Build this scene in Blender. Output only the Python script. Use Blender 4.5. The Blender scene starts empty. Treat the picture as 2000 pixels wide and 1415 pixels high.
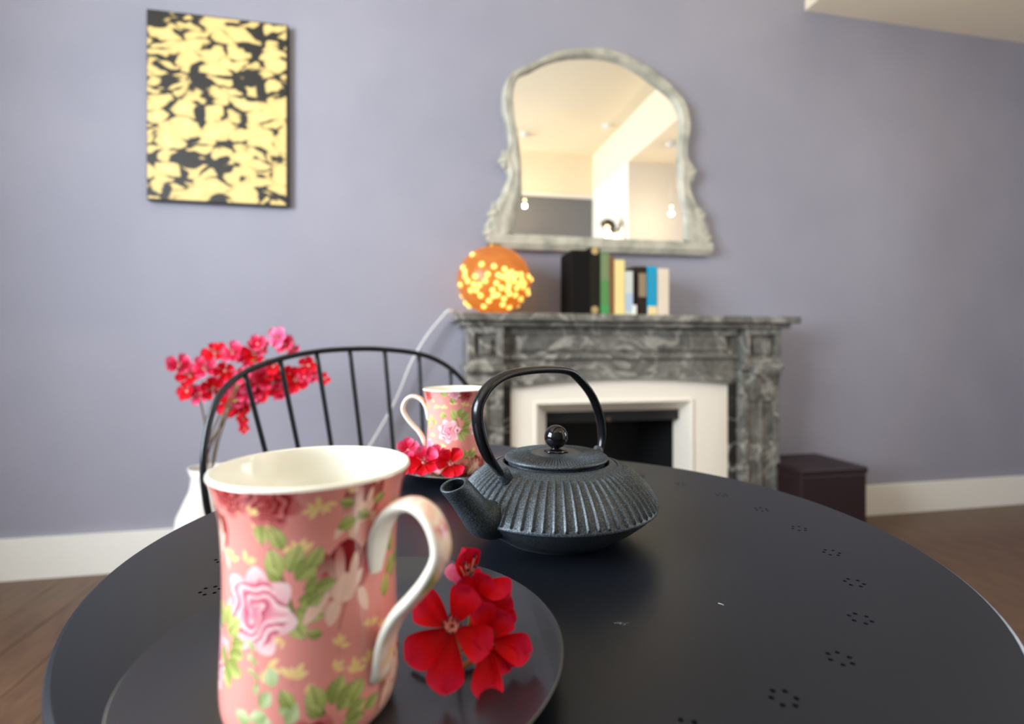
import bpy, bmesh, math, random
import numpy as np
from mathutils import Vector, Matrix, noise
R = random.Random(7)
sc = bpy.context.scene
C = sc.collection
PI = math.pi
# ------------------------------------------------------------------ camera
PHI = math.atan(0.2)
CZ = 0.906                                  # eye height
RT = Vector((math.cos(PHI), -math.sin(PHI), 0)); FW = Vector((math.sin(PHI), math.cos(PHI), 0))
cam = bpy.data.cameras.new('camera'); camo = bpy.data.objects.new('camera', cam); C.objects.link(camo)
camo.location = (0, 0, CZ); camo.rotation_euler = (PI/2, 0, -PHI)
cam.sensor_width = 36; cam.lens = 18.0; cam.shift_y = -0.01375
cam.clip_start = 0.02; cam.clip_end = 50
cam.dof.use_dof = True; cam.dof.focus_distance = 0.385; cam.dof.aperture_fstop = 4.2
sc.camera = camo
def TW(X, D, z=0.0):                        # table-side coordinates (metres right of / ahead of the standpoint)
    v = RT*X + FW*D; return Vector((v.x, v.y, z))
def P(px, py, D): return TW((px-1000)/1000*D, D, CZ+(680-py)/1000*D)
def onY(px, py, Y):
    u = (px-1000)/1000; D = Y/(math.cos(PHI)-u*math.sin(PHI)); return P(px, py, D)
# ------------------------------------------------------------------ world, exposure, daylight
sc.view_settings.view_transform = 'Standard'; sc.view_settings.look = 'None'
sc.view_settings.gamma = 1.0; sc.view_settings.use_curve_mapping = False
sc.view_settings.exposure = 0.2
w = bpy.data.worlds.new('world'); sc.world = w; w.use_nodes = True
bg = w.node_tree.nodes['Background']; bg.inputs[0].default_value = (0.62, 0.76, 1.0, 1); bg.inputs[1].default_value = 1.0
def area(name, loc, aim, sx, sy, power, col):
    l = bpy.data.lights.new(name, 'AREA'); l.shape = 'RECTANGLE'; l.size = sx; l.size_y = sy; l.energy = power; l.color = col
    o = bpy.data.objects.new(name, l); C.objects.link(o); o.location = loc
    o.rotation_euler = (Vector(aim)-Vector(loc)).to_track_quat('-Z', 'Z').to_euler(); return o
XL, XR, YB, YF, ZC = -2.2, 3.75, -0.9, 2.35, 3.1
area('window_daylight', (XL-0.3, 0.05, 1.75), (XL+1, 0.05, 1.70), 1.7, 1.7, 235, (0.86, 0.93, 1.0))
area('right_window_daylight', (XR+0.3, 1.05, 1.55), (XR-1, 1.05, 1.45), 1.2, 1.6, 40, (0.86, 0.92, 1.0))
# ------------------------------------------------------------------ helpers
def tag(o, label=None, cat=None, group=None, kind=None):
    if label: o['label'] = label
    if cat: o['category'] = cat
    if group: o['group'] = group
    if kind: o['kind'] = kind
    return o
def thing(name, loc, label, cat, rz=0, group=None):
    o = bpy.data.objects.new(name, None); C.objects.link(o); o.empty_display_size = .05
    o.location = loc; o.rotation_euler = (0, 0, rz); return tag(o, label, cat, group)
def link(name, me, mat=None, parent=None, loc=None):
    o = bpy.data.objects.new(name, me); C.objects.link(o)
    if mat is not None and not me.materials: me.materials.append(mat)
    if parent is not None: o.parent = parent
    if loc is not None: o.location = loc
    return o
def mesh(name, V, F, smooth=False):
    me = bpy.data.meshes.new(name); me.from_pydata([tuple(v) for v in V], [], F); me.update()
    if smooth: me.polygons.foreach_set('use_smooth', [True]*len(F))
    return me
def bmfin(bm, name, smooth=False):
    me = bpy.data.meshes.new(name); bmesh.ops.recalc_face_normals(bm, faces=bm.faces); bm.to_mesh(me); bm.free()
    if smooth: me.polygons.foreach_set('use_smooth', [True]*len(me.polygons))
    return me
def add_box(bm, x0, x1, y0, y1, z0, z1, bev=0.0):
    r = bmesh.ops.create_cube(bm, size=1); vs = r['verts']
    for v in vs: v.co = Vector(((x0+x1)/2+v.co.x*(x1-x0), (y0+y1)/2+v.co.y*(y1-y0), (z0+z1)/2+v.co.z*(z1-z0)))
    if bev > 0:
        es = list({e for v in vs for e in v.link_edges})
        bmesh.ops.bevel(bm, geom=es, offset=bev, segments=2, affect='EDGES', profile=.5)
def box(name, x0, x1, y0, y1, z0, z1, mat, parent=None, bev=0.0):
    bm = bmesh.new(); add_box(bm, x0, x1, y0, y1, z0, z1, bev); return link(name, bmfin(bm, name), mat, parent)
def struct(o, label=None): o['kind'] = 'structure'; return o
def lathe(prof, n=64, closed_bottom=False):
    V = []; F = []
    for (r, z) in prof:
        for k in range(n):
            a = 2*PI*k/n; V.append((r*math.cos(a), r*math.sin(a), z))
    for i in range(len(prof)-1):
        for k in range(n):
            k2 = (k+1) % n; F.append((i*n+k, i*n+k2, (i+1)*n+k2, (i+1)*n+k))
    return V, F
def catmull(pts, n=8):
    P_ = [Vector(p) for p in pts]; P_ = [P_[0]*2-P_[1]] + P_ + [P_[-1]*2-P_[-2]]
    out = []
    for i in range(1, len(P_)-2):
        p0, p1, p2, p3 = P_[i-1:i+3]
        for k in range(n):
            t = k/n
            out.append(0.5*((2*p1)+(-p0+p2)*t+(2*p0-5*p1+4*p2-p3)*t*t+(-p0+3*p1-3*p2+p3)*t**3))
    out.append(P_[-2].copy()); return out
def sweep(path, rad, n=12, side=None, flat=1.0, caps=True):
    """tube along path; rad number or list; side = fixed reference vector for elliptical section (width along side*flat)"""
    V = []; F = []; m = len(path)
    if not hasattr(rad, '__len__'): rad = [rad]*m
    if not hasattr(flat, '__len__'): flat = [flat]*m
    prev = None
    for i, p in enumerate(path):
        t = (path[min(i+1, m-1)]-path[max(i-1, 0)]).normalized()
        if side is not None: ref = Vector(side)
        elif prev is None: ref = Vector((0, 0, 1)) if abs(t.z) < .9 else Vector((1, 0, 0))
        else: ref = prev
        a = (ref-t*ref.dot(t)).normalized(); b = t.cross(a); prev = a
        for k in range(n):
            q = 2*PI*k/n; V.append(p+a*(math.cos(q)*rad[i]*flat[i])+b*(math.sin(q)*rad[i]))
    for i in range(m-1):
        for k in range(n):
            k2 = (k+1) % n; F.append((i*n+k, i*n+k2, (i+1)*n+k2, (i+1)*n+k))
    if caps: F.append(tuple(range(n-1, -1, -1))); F.append(tuple(range((m-1)*n, m*n)))
    return V, F
def tube(name, path, rad, mat, parent=None, n=12, **k):
    V, F = sweep(path, rad, n, **k); return link(name, mesh(name, V, F, True), mat, parent)
def copy_tree(o, parent=None):
    c = o.copy(); C.objects.link(c)
    if parent is not None: c.parent = parent
    for ch in o.children: copy_tree(ch, c)
    return c
def extrude_outline(pts, y0, y1, name):      # closed outline in x,z extruded along y
    n = len(pts); V = [(x, y0, z) for x, z in pts]+[(x, y1, z) for x, z in pts]
    F = [tuple(range(n)), tuple(range(2*n-1, n-1, -1))]+[(i, (i+1) % n, n+(i+1) % n, n+i) for i in range(n)]
    bm = bmesh.new(); vs = [bm.verts.new(v) for v in V]
    for f in F: bm.faces.new([vs[i] for i in f])
    return bmfin(bm, name)
# ------------------------------------------------------------------ materials
def lin(c):
    return tuple((v/255/12.92 if v/255 <= .04045 else ((v/255+.055)/1.055)**2.4) for v in c)+(1,)
def mat(name, col, rough=.5, metal=0.0, spec=.5, **kw):
    m = bpy.data.materials.new(name); m.use_nodes = True; b = m.node_tree.nodes['Principled BSDF']
    b.inputs['Base Color'].default_value = lin(col); b.inputs['Roughness'].default_value = rough
    b.inputs['Metallic'].default_value = metal; b.inputs['Specular IOR Level'].default_value = spec
    for k, v in kw.items(): b.inputs[k].default_value = v
    return m
def nd(m, t, **kw):
    n = m.node_tree.nodes.new(t)
    for k, v in kw.items():
        if hasattr(n, k): setattr(n, k, v)
        else: n.inputs[k].default_value = v
    return n
def ln(m, a, b): m.node_tree.links.new(a, b)
def B(m): return m.node_tree.nodes['Principled BSDF']
def noise_ramp(m, stops, scale=5, detail=5, rough=.55, dist=0, coord='Object', into='Base Color', vec_scale=None):
    tc = nd(m, 'ShaderNodeTexCoord'); nz = nd(m, 'ShaderNodeTexNoise')
    nz.inputs['Scale'].default_value = scale; nz.inputs['Detail'].default_value = detail
    nz.inputs['Roughness'].default_value = rough; nz.inputs['Distortion'].default_value = dist
    src = tc.outputs[coord]
    if vec_scale:
        mp = nd(m, 'ShaderNodeMapping'); mp.inputs['Scale'].default_value = vec_scale; ln(m, src, mp.inputs[0]); src = mp.outputs[0]
    ln(m, src, nz.inputs['Vector'])
    cr = nd(m, 'ShaderNodeValToRGB'); e = cr.color_ramp.elements
    while len(e) < len(stops): e.new(.5)
    for i, (p, c) in enumerate(stops): e[i].position = p; e[i].color = lin(c)
    ln(m, nz.outputs['Fac'], cr.inputs[0]); ln(m, cr.outputs[0], B(m).inputs[into]); return nz, cr
def bump(m, scale, strength, dist=.001, detail=3):
    tc = nd(m, 'ShaderNodeTexCoord'); nz = nd(m, 'ShaderNodeTexNoise'); nz.inputs['Scale'].default_value = scale; nz.inputs['Detail'].default_value = detail
    ln(m, tc.outputs['Object'], nz.inputs['Vector']); b = nd(m, 'ShaderNodeBump'); b.inputs['Strength'].default_value = strength; b.inputs['Distance'].default_value = dist
    ln(m, nz.outputs['Fac'], b.inputs['Height']); ln(m, b.outputs[0], B(m).inputs['Normal']); return b
M = {}
M['wall'] = mat('lavender_paint', (160, 161, 176), .75); noise_ramp(M['wall'], [(.35, (146, 146, 160)), (.65, (155, 154, 167))], 1.3, 3); bump(M['wall'], 60, .15, .002)
M['white_paint'] = mat('white_paint', (240, 238, 230), .6); bump(M['white_paint'], 25, .1, .002)
M['wall_shaded'] = mat('shaded_lavender_paint', (112, 114, 118), .75); M['ceiling'] = mat('ceiling_paint', (244, 232, 206), .8); bump(M['ceiling'], 30, .1, .002)  # rear wall's lavender, greyed and darkened in the colour to stand for shade
M['floor'] = mat('floor_wood', (92, 66, 48), .45); noise_ramp(M['floor'], [(.3, (74, 50, 36)), (.7, (110, 80, 58))], 6, 5, vec_scale=(1, 8, 1))
M['board'] = mat('floor_board', (96, 70, 50), .4); noise_ramp(M['board'], [(.3, (78, 54, 38)), (.7, (112, 84, 60))], 6, 5, vec_scale=(8, 1, 1))
def marble(name, base, dark, vein):
    m = mat(name, base, .32)
    nz, cr = noise_ramp(m, [(.30, dark), (.50, base), (.60, tuple(min(255, int(c*1.25)) for c in base)), (.72, vein)], 15, 10, .78, .5)
    tc = nd(m, 'ShaderNodeTexCoord'); n2 = nd(m, 'ShaderNodeTexNoise'); n2.inputs['Scale'].default_value = 2.6; n2.inputs['Detail'].default_value = 8; n2.inputs['Distortion'].default_value = 2.5
    ln(m, tc.outputs['Object'], n2.inputs['Vector'])
    c2 = nd(m, 'ShaderNodeValToRGB'); e = c2.color_ramp.elements; e[0].position = .475; e[0].color = (0, 0, 0, 1); e[1].position = .5; e[1].color = (.75, .75, .75, 1); e.new(.525).color = (0, 0, 0, 1)
    ln(m, n2.outputs['Fac'], c2.inputs[0])
    mx = nd(m, 'ShaderNodeMix', data_type='RGBA'); ln(m, c2.outputs[0], mx.inputs[0]); ln(m, cr.outputs[0], mx.inputs[6]); mx.inputs[7].default_value = lin(vein)
    ln(m, mx.outputs[2], B(m).inputs['Base Color']); return m
M['marble'] = marble('grey_marble', (106, 104, 98), (54, 53, 49), (184, 180, 170))
M['marble_dark'] = marble('dark_marble', (38, 37, 34), (12, 12, 11), (170, 168, 160))
M['surround'] = mat('surround_cream_paint', (246, 238, 224), .4)
M['soot'] = mat('soot_black', (10, 10, 11), .6)
M['iron_black'] = mat('firebox_iron', (18, 18, 20), .45)
M['chair'] = mat('chair_black_steel', (22, 26, 32), .32, .3)
M['seat'] = mat('seat_black', (24, 26, 30), .5)
M['table'] = mat('table_black_paint', (14, 18, 26), .36, 0, .4); 
nz, cr = noise_ramp(M['table'], [(.3, (12, 16, 26)), (.7, (17, 21, 28))], 6, 4); bump(M['table'], 900, .06, .0003)
M['hole'] = mat('hole_dark', (6, 6, 8), .8)
M['iron'] = mat('cast_iron', (58, 64, 70), .42, .45)
noise_ramp(M['iron'], [(.32, (34, 39, 45)), (.52, (64, 72, 79)), (.74, (116, 124, 130))], 900, 5, .7)
bump(M['iron'], 900, .5, .0006, 4)
M['iron_smooth'] = mat('handle_black_enamel', (12, 13, 16), .24, .2)
M['knob'] = mat('knob_black_gloss', (10, 11, 13), .1, .1)
M['plate'] = mat('plate_grey_glaze', (30, 32, 38), .3, .0, .8); M['plate'].node_tree.nodes['Principled BSDF'].inputs['Coat Weight'].default_value = .15
M['plate_rim'] = mat('plate_rim_bare', (92, 86, 76), .45)
M['china'] = mat('mug_white_china', (244, 240, 226), .12, 0, .5)
M['gold_leaf'] = mat('picture_gold_black', (20, 18, 14), .45)
M['canvas_edge'] = mat('canvas_black_edge', (18, 17, 18), .6)
M['mirror_frame'] = mat('mirror_frame_paint', (172, 170, 156), .5); noise_ramp(M['mirror_frame'], [(.35, (150, 150, 138)), (.65, (192, 188, 172))], 14, 5); bump(M['mirror_frame'], 40, .3, .004)
M['mirror_glass'] = mat('mirror_silver', (240, 240, 238), .01, 1.0)
M['cable'] = mat('cable_clear', (225, 225, 226), .35)
M['brass'] = mat('brass', (170, 130, 70), .3, .9)
# ------------------------------------------------------------------ room shell
def wall_obj(name, x0, x1, y0, y1, z0, z1, m): return struct(box(name, x0, x1, y0, y1, z0, z1, m))
fl = wall_obj('floor', XL-.1, XR+.1, YB-.1, YF+.6, -.12, -.006, M['floor'])
k = 0; x = XL
bme = None
while x < XR-.01:
    if bme is None:
        bm = bmesh.new(); add_box(bm, 0, .143, YB, YF, -.006, 0.0, .0012); bme = bmfin(bm, 'floorboard'); bme.materials.append(M['board'])
    o = link('floorboard', bme, None, fl, (x, 0, 0)); x += .1455
# ceiling and its beam (seen in the mirror)
wall_obj('ceiling', XL-.1, 2.05, YB-.1, YF+.1, ZC, ZC+.1, M['ceiling'])
wall_obj('ceiling_side', 2.05, XR+.1, YB-.1, YF+.1, 2.69, ZC+.1, M['ceiling'])
# fireplace wall with the opening cut out of it
fx0, fx1 = 0.60, 1.20
fp = struct(bpy.data.objects.new('wall_front', None)); C.objects.link(fp)
Yw = YF
bm = bmesh.new()
add_box(bm, XL-.1, .52, Yw, Yw+.12, 0, ZC); add_box(bm, 1.36, XR+.1, Yw, Yw+.12, 0, ZC); add_box(bm, .52, 1.36, Yw, Yw+.12, .80, ZC)
bpy.data.objects.remove(fp)
struct(link('wall_front', bmfin(bm, 'wall_front'), M['wall']))
def holed_wall(name, X0, X1, ya, yb, wy0, wy1, wz0, wz1, m):
    bm = bmesh.new()
    add_box(bm, X0, X1, ya, wy0, 0, ZC); add_box(bm, X0, X1, wy1, yb, 0, ZC)
    add_box(bm, X0, X1, wy0, wy1, 0, wz0); add_box(bm, X0, X1, wy0, wy1, wz1, ZC)
    return struct(link(name, bmfin(bm, name), m))
holed_wall('wall_left', XL-.2, XL, YB-.1, YF+.12, -.82, .95, .85, 2.6, M['wall'])
holed_wall('wall_right', XR, XR+.2, YB-.1, YF+.12, .45, 1.65, .7, 2.35, M['wall'])
gl = bpy.data.materials.new('window_glass'); gl.use_nodes = True; nt = gl.node_tree; nt.nodes.clear()
o_ = nt.nodes.new('ShaderNodeOutputMaterial'); mx = nt.nodes.new('ShaderNodeMixShader'); tr = nt.nodes.new('ShaderNodeBsdfTransparent'); gs = nt.nodes.new('ShaderNodeBsdfGlossy'); fr = nt.nodes.new('ShaderNodeFresnel'); gs.inputs['Roughness'].default_value = .02
nt.links.new(fr.outputs[0], mx.inputs[0]); nt.links.new(tr.outputs[0], mx.inputs[1]); nt.links.new(gs.outputs[0], mx.inputs[2]); nt.links.new(mx.outputs[0], o_.inputs[0])
def window(name, X, y0, y1, z0, z1):
    e = bpy.data.objects.new(name, None); C.objects.link(e); struct(e)
    f = .06; bm = bmesh.new(); ym = (y0+y1)/2; zm = (z0+z1)/2
    for a in ((y0, y0+f, z0, z1), (y1-f, y1, z0, z1), (y0+f, y1-f, z0, z0+f), (y0+f, y1-f, z1-f, z1), (y0+f, y1-f, zm-.025, zm+.025), (ym-.015, ym+.015, z0+f, z1-f)):
        add_box(bm, X-.03, X+.03, a[0], a[1], a[2], a[3])
    link('window_frame', bmfin(bm, 'window_frame'), M['white_paint'], e)
    for (a, b) in ((y0+f, ym-.015), (ym+.015, y1-f)):
        for (c, d) in ((z0+f, zm-.025), (zm+.025, z1-f)):
            link('window_pane', mesh('pane', [(X, a, c), (X, b, c), (X, b, d), (X, a, d)], [(0, 1, 2, 3)]), gl, e)
window('window_1', XL-.1, -.82, .95, .85, 2.6)
window('window_2', XR+.1, .45, 1.65, .7, 2.35)
# wall behind: lavender up to a rail, its shade put into the colour, cream frieze above it; white partition on the right
wall_obj('wall_back', XL-.1, 2.05, YB-.1, YB, 0, 2.60, M['wall_shaded'])
wall_obj('wall_back_frieze', XL-.1, 2.05, YB-.1, YB+.004, 2.60, ZC, M['ceiling'])
wall_obj('trim_1', XL, 2.05, YB, YB+.03, 2.60, 2.64, M['white_paint'])
wall_obj('wall_partition', 2.05, XR+.1, YB-.1, .07, 0, 2.69, M['white_paint'])
wall_obj('baseboard_front', XL, .18, Yw-.02, Yw, 0, .16, M['white_paint'])
wall_obj('baseboard_front_right', 1.82, XR, Yw-.02, Yw, 0, .16, M['white_paint'])
d = thing('door_1', (2.05, -.42, 0), None, None); del_ = 0
d['kind'] = 'structure'
box('door_panel', -.045, -.005, -.38, .38, 0.01, 2.03, M['white_paint'], d, .003)
box('door_frame', -.03, 0, -.44, -.385, 0, 2.09, M['white_paint'], d); box('door_frame', -.03, 0, .385, .44, 0, 2.09, M['white_paint'], d); box('door_frame', -.03, 0, -.385, .385, 2.035, 2.09, M['white_paint'], d)
# ------------------------------------------------------------------ fireplace
Yp = 2.15                                      # front of the pilasters
def X_(px, Y=Yp): return onY(px, 680, Y).x
def Z_(px, py, Y=Yp): return onY(px, py, Y).z
mp = thing('mantelpiece', (0, 0, 0), 'grey veined marble mantelpiece with a shelf, against the lavender wall', 'fireplace')
xl0, xl1 = X_(912), X_(982); xr0, xr1 = X_(1448), X_(1519)
zs = CZ+.0665*Yp*1.02                        # shelf top
XM0, XM1 = xl0, xr1; xc = (XM0+XM1)/2
box('shelf', XM0-.055, XM1+.07, Yp-.075, Yw-.001, zs-.032, zs, M['marble'], mp, .006)
box('shelf_moulding', XM0-.03, XM1+.04, Yp-.045, Yw-.001, zs-.055, zs-.032, M['marble'], mp, .008)
# pilasters: shaft with sunk panel, cap block with sunk panel, astragal
def pilaster(x0, x1):
    w = x1-x0; zt = zs-.055; zc = zt-.165
    bm = bmesh.new(); add_box(bm, x0, x1, Yp, Yw-.001, .12, zc-.02)
    o = link('pilaster', bmfin(bm, 'pilaster'), M['marble'], mp)
    bm = bmesh.new()
    for (a, b, c, d_) in ((x0, x0+.03, .16, zc-.05), (x1-.03, x1, .16, zc-.05), (x0+.03, x1-.03, zc-.085, zc-.05), (x0+.03, x1-.03, .16, .2)):
        add_box(bm, a, b, Yp-.014, Yp+.002, c, d_, .003)
    add_box(bm, (x0+x1)/2-.008, (x0+x1)/2+.008, Yp-.012, Yp+.002, .2, zc-.085, .003)
    link('panel_moulding', bmfin(bm, 'pm'), M['marble'], mp)
    box('plinth', x0-.015, x1+.015, Yp-.03, Yw-.001, 0, .16, M['marble'], mp, .006)
    box('astragal', x0-.012, x1+.012, Yp-.032, Yw-.001, zc-.03, zc, M['marble'], mp, .008)
    bm = bmesh.new(); add_box(bm, x0, x1, Yp-.004, Yw-.001, zc, zt)
    for (a, b, c, d_) in ((x0, x0+.028, zc, zt), (x1-.028, x1, zc, zt), (x0+.028, x1-.028, zt-.03, zt), (x0+.028, x1-.028, zc, zc+.025)):
        add_box(bm, a, b, Yp-.028, Yp-.003, c, d_, .004)
    add_box(bm, x0+.05, x1-.05, Yp-.018, Yp-.003, zc+.045, zt-.05, .006)
    link('cap_block', bmfin(bm, 'cap'), M['marble'], mp)
pilaster(xl0, xl1); pilaster(xr0, xr1)
# scroll bracket on each pilaster neck
def bracket(x0, x1):
    zt = zs-.225; pts = []
    for i in range(13):
        t = i/12; pts.append((Yp-.014-.05*math.cos(t*PI/2)**1.3*(1+.15*math.sin(t*9)), zt-.17*t))
    n = len(pts); V = [(x0, y, z) for y, z in pts]+[(x0, Yp+.0, zt-.17), (x0, Yp+.0, zt)]; m_ = len(V)
    V += [(x1, v[1], v[2]) for v in V]
    F = [tuple(range(m_)), tuple(range(2*m_-1, m_-1, -1))]+[(i, (i+1) % m_, m_+(i+1) % m_, m_+i) for i in range(m_)]
    bm = bmesh.new(); vs = [bm.verts.new(v) for v in V]
    for f in F: bm.faces.new([vs[i] for i in f])
    link('scroll_bracket', bmfin(bm, 'br'), M['marble'], mp)
bracket(xr0+.035, xr1-.035)
# frieze with an arched lower edge following the cream surround
sx0, sx1 = X_(1001), X_(1431)
def arch(x, base, rise, a=sx0, b=sx1):
    t = (x-(a+b)/2)/((b-a)/2); return base+rise*max(0, 1-t*t)
zsh = Z_(1003, 757); zpk = zsh+.032
def arched_panel(name, x0, x1, y0, y1, ztop, base, rise, m, parent, top_arch=None):
    N = 40; xs = [x0+(x1-x0)*i/N for i in range(N+1)]
    pts = [(x, arch(x, base, rise)) for x in xs]
    if top_arch is None: pts += [(x1, ztop), (x0, ztop)]
    else: pts += [(x, arch(x, top_arch[0], top_arch[1])) for x in reversed(xs)]
    return link(name, extrude_outline(pts, y0, y1, name), m, parent)
ztopf = zs-.055
arched_panel('frieze', xl1, xr0, Yp+.03, Yp+.09, ztopf, zsh, .032, M['marble'], mp)
box('frieze_band', xl1, xr0, Yp+.005, Yp+.031, ztopf-.035, ztopf, M['marble'], mp, .006)
box('frieze_moulding', xl1, xr0, Yp+.012, Yp+.031, Z_(1215, 697)-.012, Z_(1215, 697)+.01, M['marble'], mp, .006)
box('frieze_panel', xl1+.06, xr0-.06, Yp+.016, Yp+.031, Z_(1215, 686), Z_(1215, 650), M['marble'], mp, .008)
arched_panel('arch_moulding', sx0-.0, sx1+.0, Yp+.008, Yp+.0305, 0, zsh+.0, .032, M['marble'], mp, (zsh+.028, .036))
# black marble slips at both sides of the cream surround
box('slip', xl1, sx0, Yp+.035, Yw-.001, 0, zsh+.02, M['marble_dark'], mp, .002)
box('slip', sx1, xr0, Yp+.035, Yw-.001, 0, zsh+.02, M['marble_dark'], mp, .002)
# cream surround with splayed reveal round the opening
su = thing('fire_surround', (0, 0, 0), 'cream painted arched surround framing the dark fireplace opening', 'fireplace surround')
ox0, ox1 = X_(1053), X_(1357); oz = Z_(1215, 789)
N = 30; xs = [sx0+(sx1-sx0)*i/N for i in range(N+1)]
out = [(x, arch(x, zsh-.002, .032)) for x in xs]
pts = [(sx0, 0)]+out+[(sx1, 0), (ox1, 0), (ox1, oz), (ox0, oz), (ox0, 0)]
V = [(x, Yp+.04, z) for x, z in pts]; n = len(pts)
bm = bmesh.new(); a = [bm.verts.new((x, Yp+.04, z)) for x, z in pts]; b = [bm.verts.new((x, Yw-.002, z)) for x, z in pts]
top = [i for i in range(1, N+2)]
def quadstrip(vs):
    il, it, ir = vs[n-1], vs[n-2], vs[n-3]
    bm.faces.new([vs[0], vs[1], vs[n-2], vs[n-1]])
    bm.faces.new([vs[N+1], vs[N+2], vs[N+3], vs[n-3]] if False else [vs[N+1], vs[N+2], vs[N+3], vs[N+4]])
    bm.faces.new([vs[i] for i in range(1, N+2)]+[vs[N+4], vs[N+5]])
quadstrip(a); quadstrip(b)
for i in range(n): bm.faces.new([a[i], a[(i+1) % n], b[(i+1) % n], b[i]])
link('surround_board', bmfin(bm, 'sb'), M['surround'], su)
ix0, ix1, iz = X_(1071), X_(1338), Z_(1215, 803)
ys, ye = Yp+.045, Yp+.13
bm = bmesh.new()
o4 = [(ox0, 0), (ox0, oz), (ox1, oz), (ox1, 0)]
ix0r, ix1r = ix0, onY(1336, 680, ye).x
ix0r = onY(1066, 680, ye).x; izr = onY(1215, 802, ye).z
i4 = [(ix0r, 0), (ix0r, izr), (ix1r, izr), (ix1r, 0)]
A = [bm.verts.new((x, ys-.004, z)) for x, z in o4]; Bv = [bm.verts.new((x, ye, z)) for x, z in i4]; Cv = [bm.verts.new((x, ye+.05, z)) for x, z in i4]
for i in range(3):
    bm.faces.new([A[i], A[i+1], Bv[i+1], Bv[i]]); bm.faces.new([Bv[i], Bv[i+1], Cv[i+1], Cv[i]])
link('reveal', bmfin(bm, 'rv'), M['surround'], su)
bm = bmesh.new()
f_ = .014
for (p, q, r_, s_) in ((ox0-f_, ox0, 0, oz+f_), (ox1, ox1+f_, 0, oz+f_), (ox0, ox1, oz, oz+f_)): add_box(bm, p, q, Yp+.032, Yp+.0415, r_, s_, .003)
link('bead', bmfin(bm, 'bead'), M['surround'], su)
# firebox
fb = thing('firebox', (0, 0, 0), 'black cast iron firebox set inside the fireplace opening', 'firebox')
bm = bmesh.new(); yb_ = Yw+.35
fbq = [((ix0r-.004), 0), ((ix0r-.004), izr+.004), ((ix1r+.004), izr+.004), ((ix1r+.004), 0)]
P0 = [bm.verts.new((x, ye+.02, z)) for x, z in fbq]; P1 = [bm.verts.new((x*.86+.14*(ix0r+ix1r)/2, yb_, z*.9)) for x, z in fbq]
for i in range(4): bm.faces.new([P0[i], P0[(i+1) % 4], P1[(i+1) % 4], P1[i]])
bm.faces.new(P1); link('firebox_lining', bmfin(bm, 'fb'), M['soot'], fb)
hz = onY(1215, 822, ye+.03).z
box('smoke_hood', ix0r, ix1r, ye+.012, ye+.03, hz, izr+.003, M['iron_black'], fb, .003)
bm = bmesh.new(); 
for k in range(9): add_box(bm, ix0r+.08+k*.055, ix0r+.09+k*.055, ye+.05, ye+.06, .1, .28, .002)
add_box(bm, ix0r+.05, ix1r-.05, ye+.045, ye+.065, .27, .29, .003); add_box(bm, ix0r+.05, ix1r-.05, ye+.045, ye+.065, .09, .11, .003)
link('grate', bmfin(bm, 'gr'), M['iron_black'], fb)
bm = bmesh.new(); bmesh.ops.create_uvsphere(bm, u_segments=20, v_segments=12, radius=.012); kp = onY(1190, 820, ye)
link('hood_knob', bmfin(bm, 'hk', True), mat('hood_knob_brass', (90, 74, 60), .4, .6), fb, (kp.x, ye+.006, kp.z))
box('hearth', XM0-.05, XM1+.05, 1.72, Yp-.03, 0, .03, M['marble_dark'], None, .004); struct(bpy.data.objects['hearth'])
# dark maroon box on floor right of the fireplace
bxm = mat('maroon_lacquer', (34, 14, 18), .5)
q = onY(1523, 905, 2.12)
bt = thing('storage_box', (q.x+.17, 2.13, 0), 'dark maroon box standing on the floor right of the mantelpiece', 'box')
box('box_body', -.17, .17, -.15, .15, 0, q.z-.03, bxm, bt, .006); box('box_lid', -.175, .175, -.155, .155, q.z-.03, q.z, bxm, bt, .006)
# ------------------------------------------------------------------ mirror
Ym = Yw-.035
mi = thing('wall_mirror', (0, 0, 0), 'large arched mirror in a carved grey-cream frame above the mantelpiece', 'mirror')
outer_px = [(950, 470), (948, 440), (955, 425), (962, 400), (975, 385), (985, 362), (992, 345), (984, 325), (975, 308), (988, 295), (992, 275), (988, 240), (981, 210), (981, 180), (989, 155), (1008, 136), (1030, 127), (1060, 112), (1095, 98), (1135, 94), (1180, 95), (1220, 106), (1262, 128), (1295, 153), (1325, 182), (1345, 215), (1349, 250), (1344, 285), (1344, 310), (1356, 325), (1356, 345), (1350, 365), (1356, 390), (1370, 412), (1378, 430), (1386, 450), (1390, 490)]
inner_px = [(1003, 452), (1006, 430), (1012, 405), (1020, 385), (1021, 365), (1020, 345), (1020, 320), (1018, 300), (1013, 265), (1006, 225), (1003, 190), (1006, 165), (1016, 148), (1036, 140), (1062, 126), (1095, 116), (1135, 112), (1178, 114), (1216, 124), (1252, 145), (1282, 168), (1308, 188), (1322, 212), (1329, 245), (1326, 285), (1323, 320), (1325, 345), (1326, 370), (1329, 395), (1333, 420), (1335, 445), (1336, 468)]
def smooth_px(pl, Y, n=4):
    v = catmull([onY(a, b, Y) for a, b in pl], n); return [(p.x, p.z) for p in v]
io = smooth_px(inner_px, Ym)
def resample(pl, n):
    d = [0]
    for i in range(1, len(pl)): d.append(d[-1]+math.dist(pl[i], pl[i-1]))
    out = []
    for k in range(n):
        t = d[-1]*k/(n-1); i = max(1, min(len(pl)-1, next((j for j in range(len(d)) if d[j] >= t), len(pl)-1)))
        f = (t-d[i-1])/max(1e-9, d[i]-d[i-1]); out.append((pl[i-1][0]+(pl[i][0]-pl[i-1][0])*f, pl[i-1][1]+(pl[i][1]-pl[i-1][1])*f))
    return out
def resample_keys(pl, counts, Y):     # keep correspondence between outer and inner by relative index
    return resample(smooth_px(pl, Y), counts)
NN = 160
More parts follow.
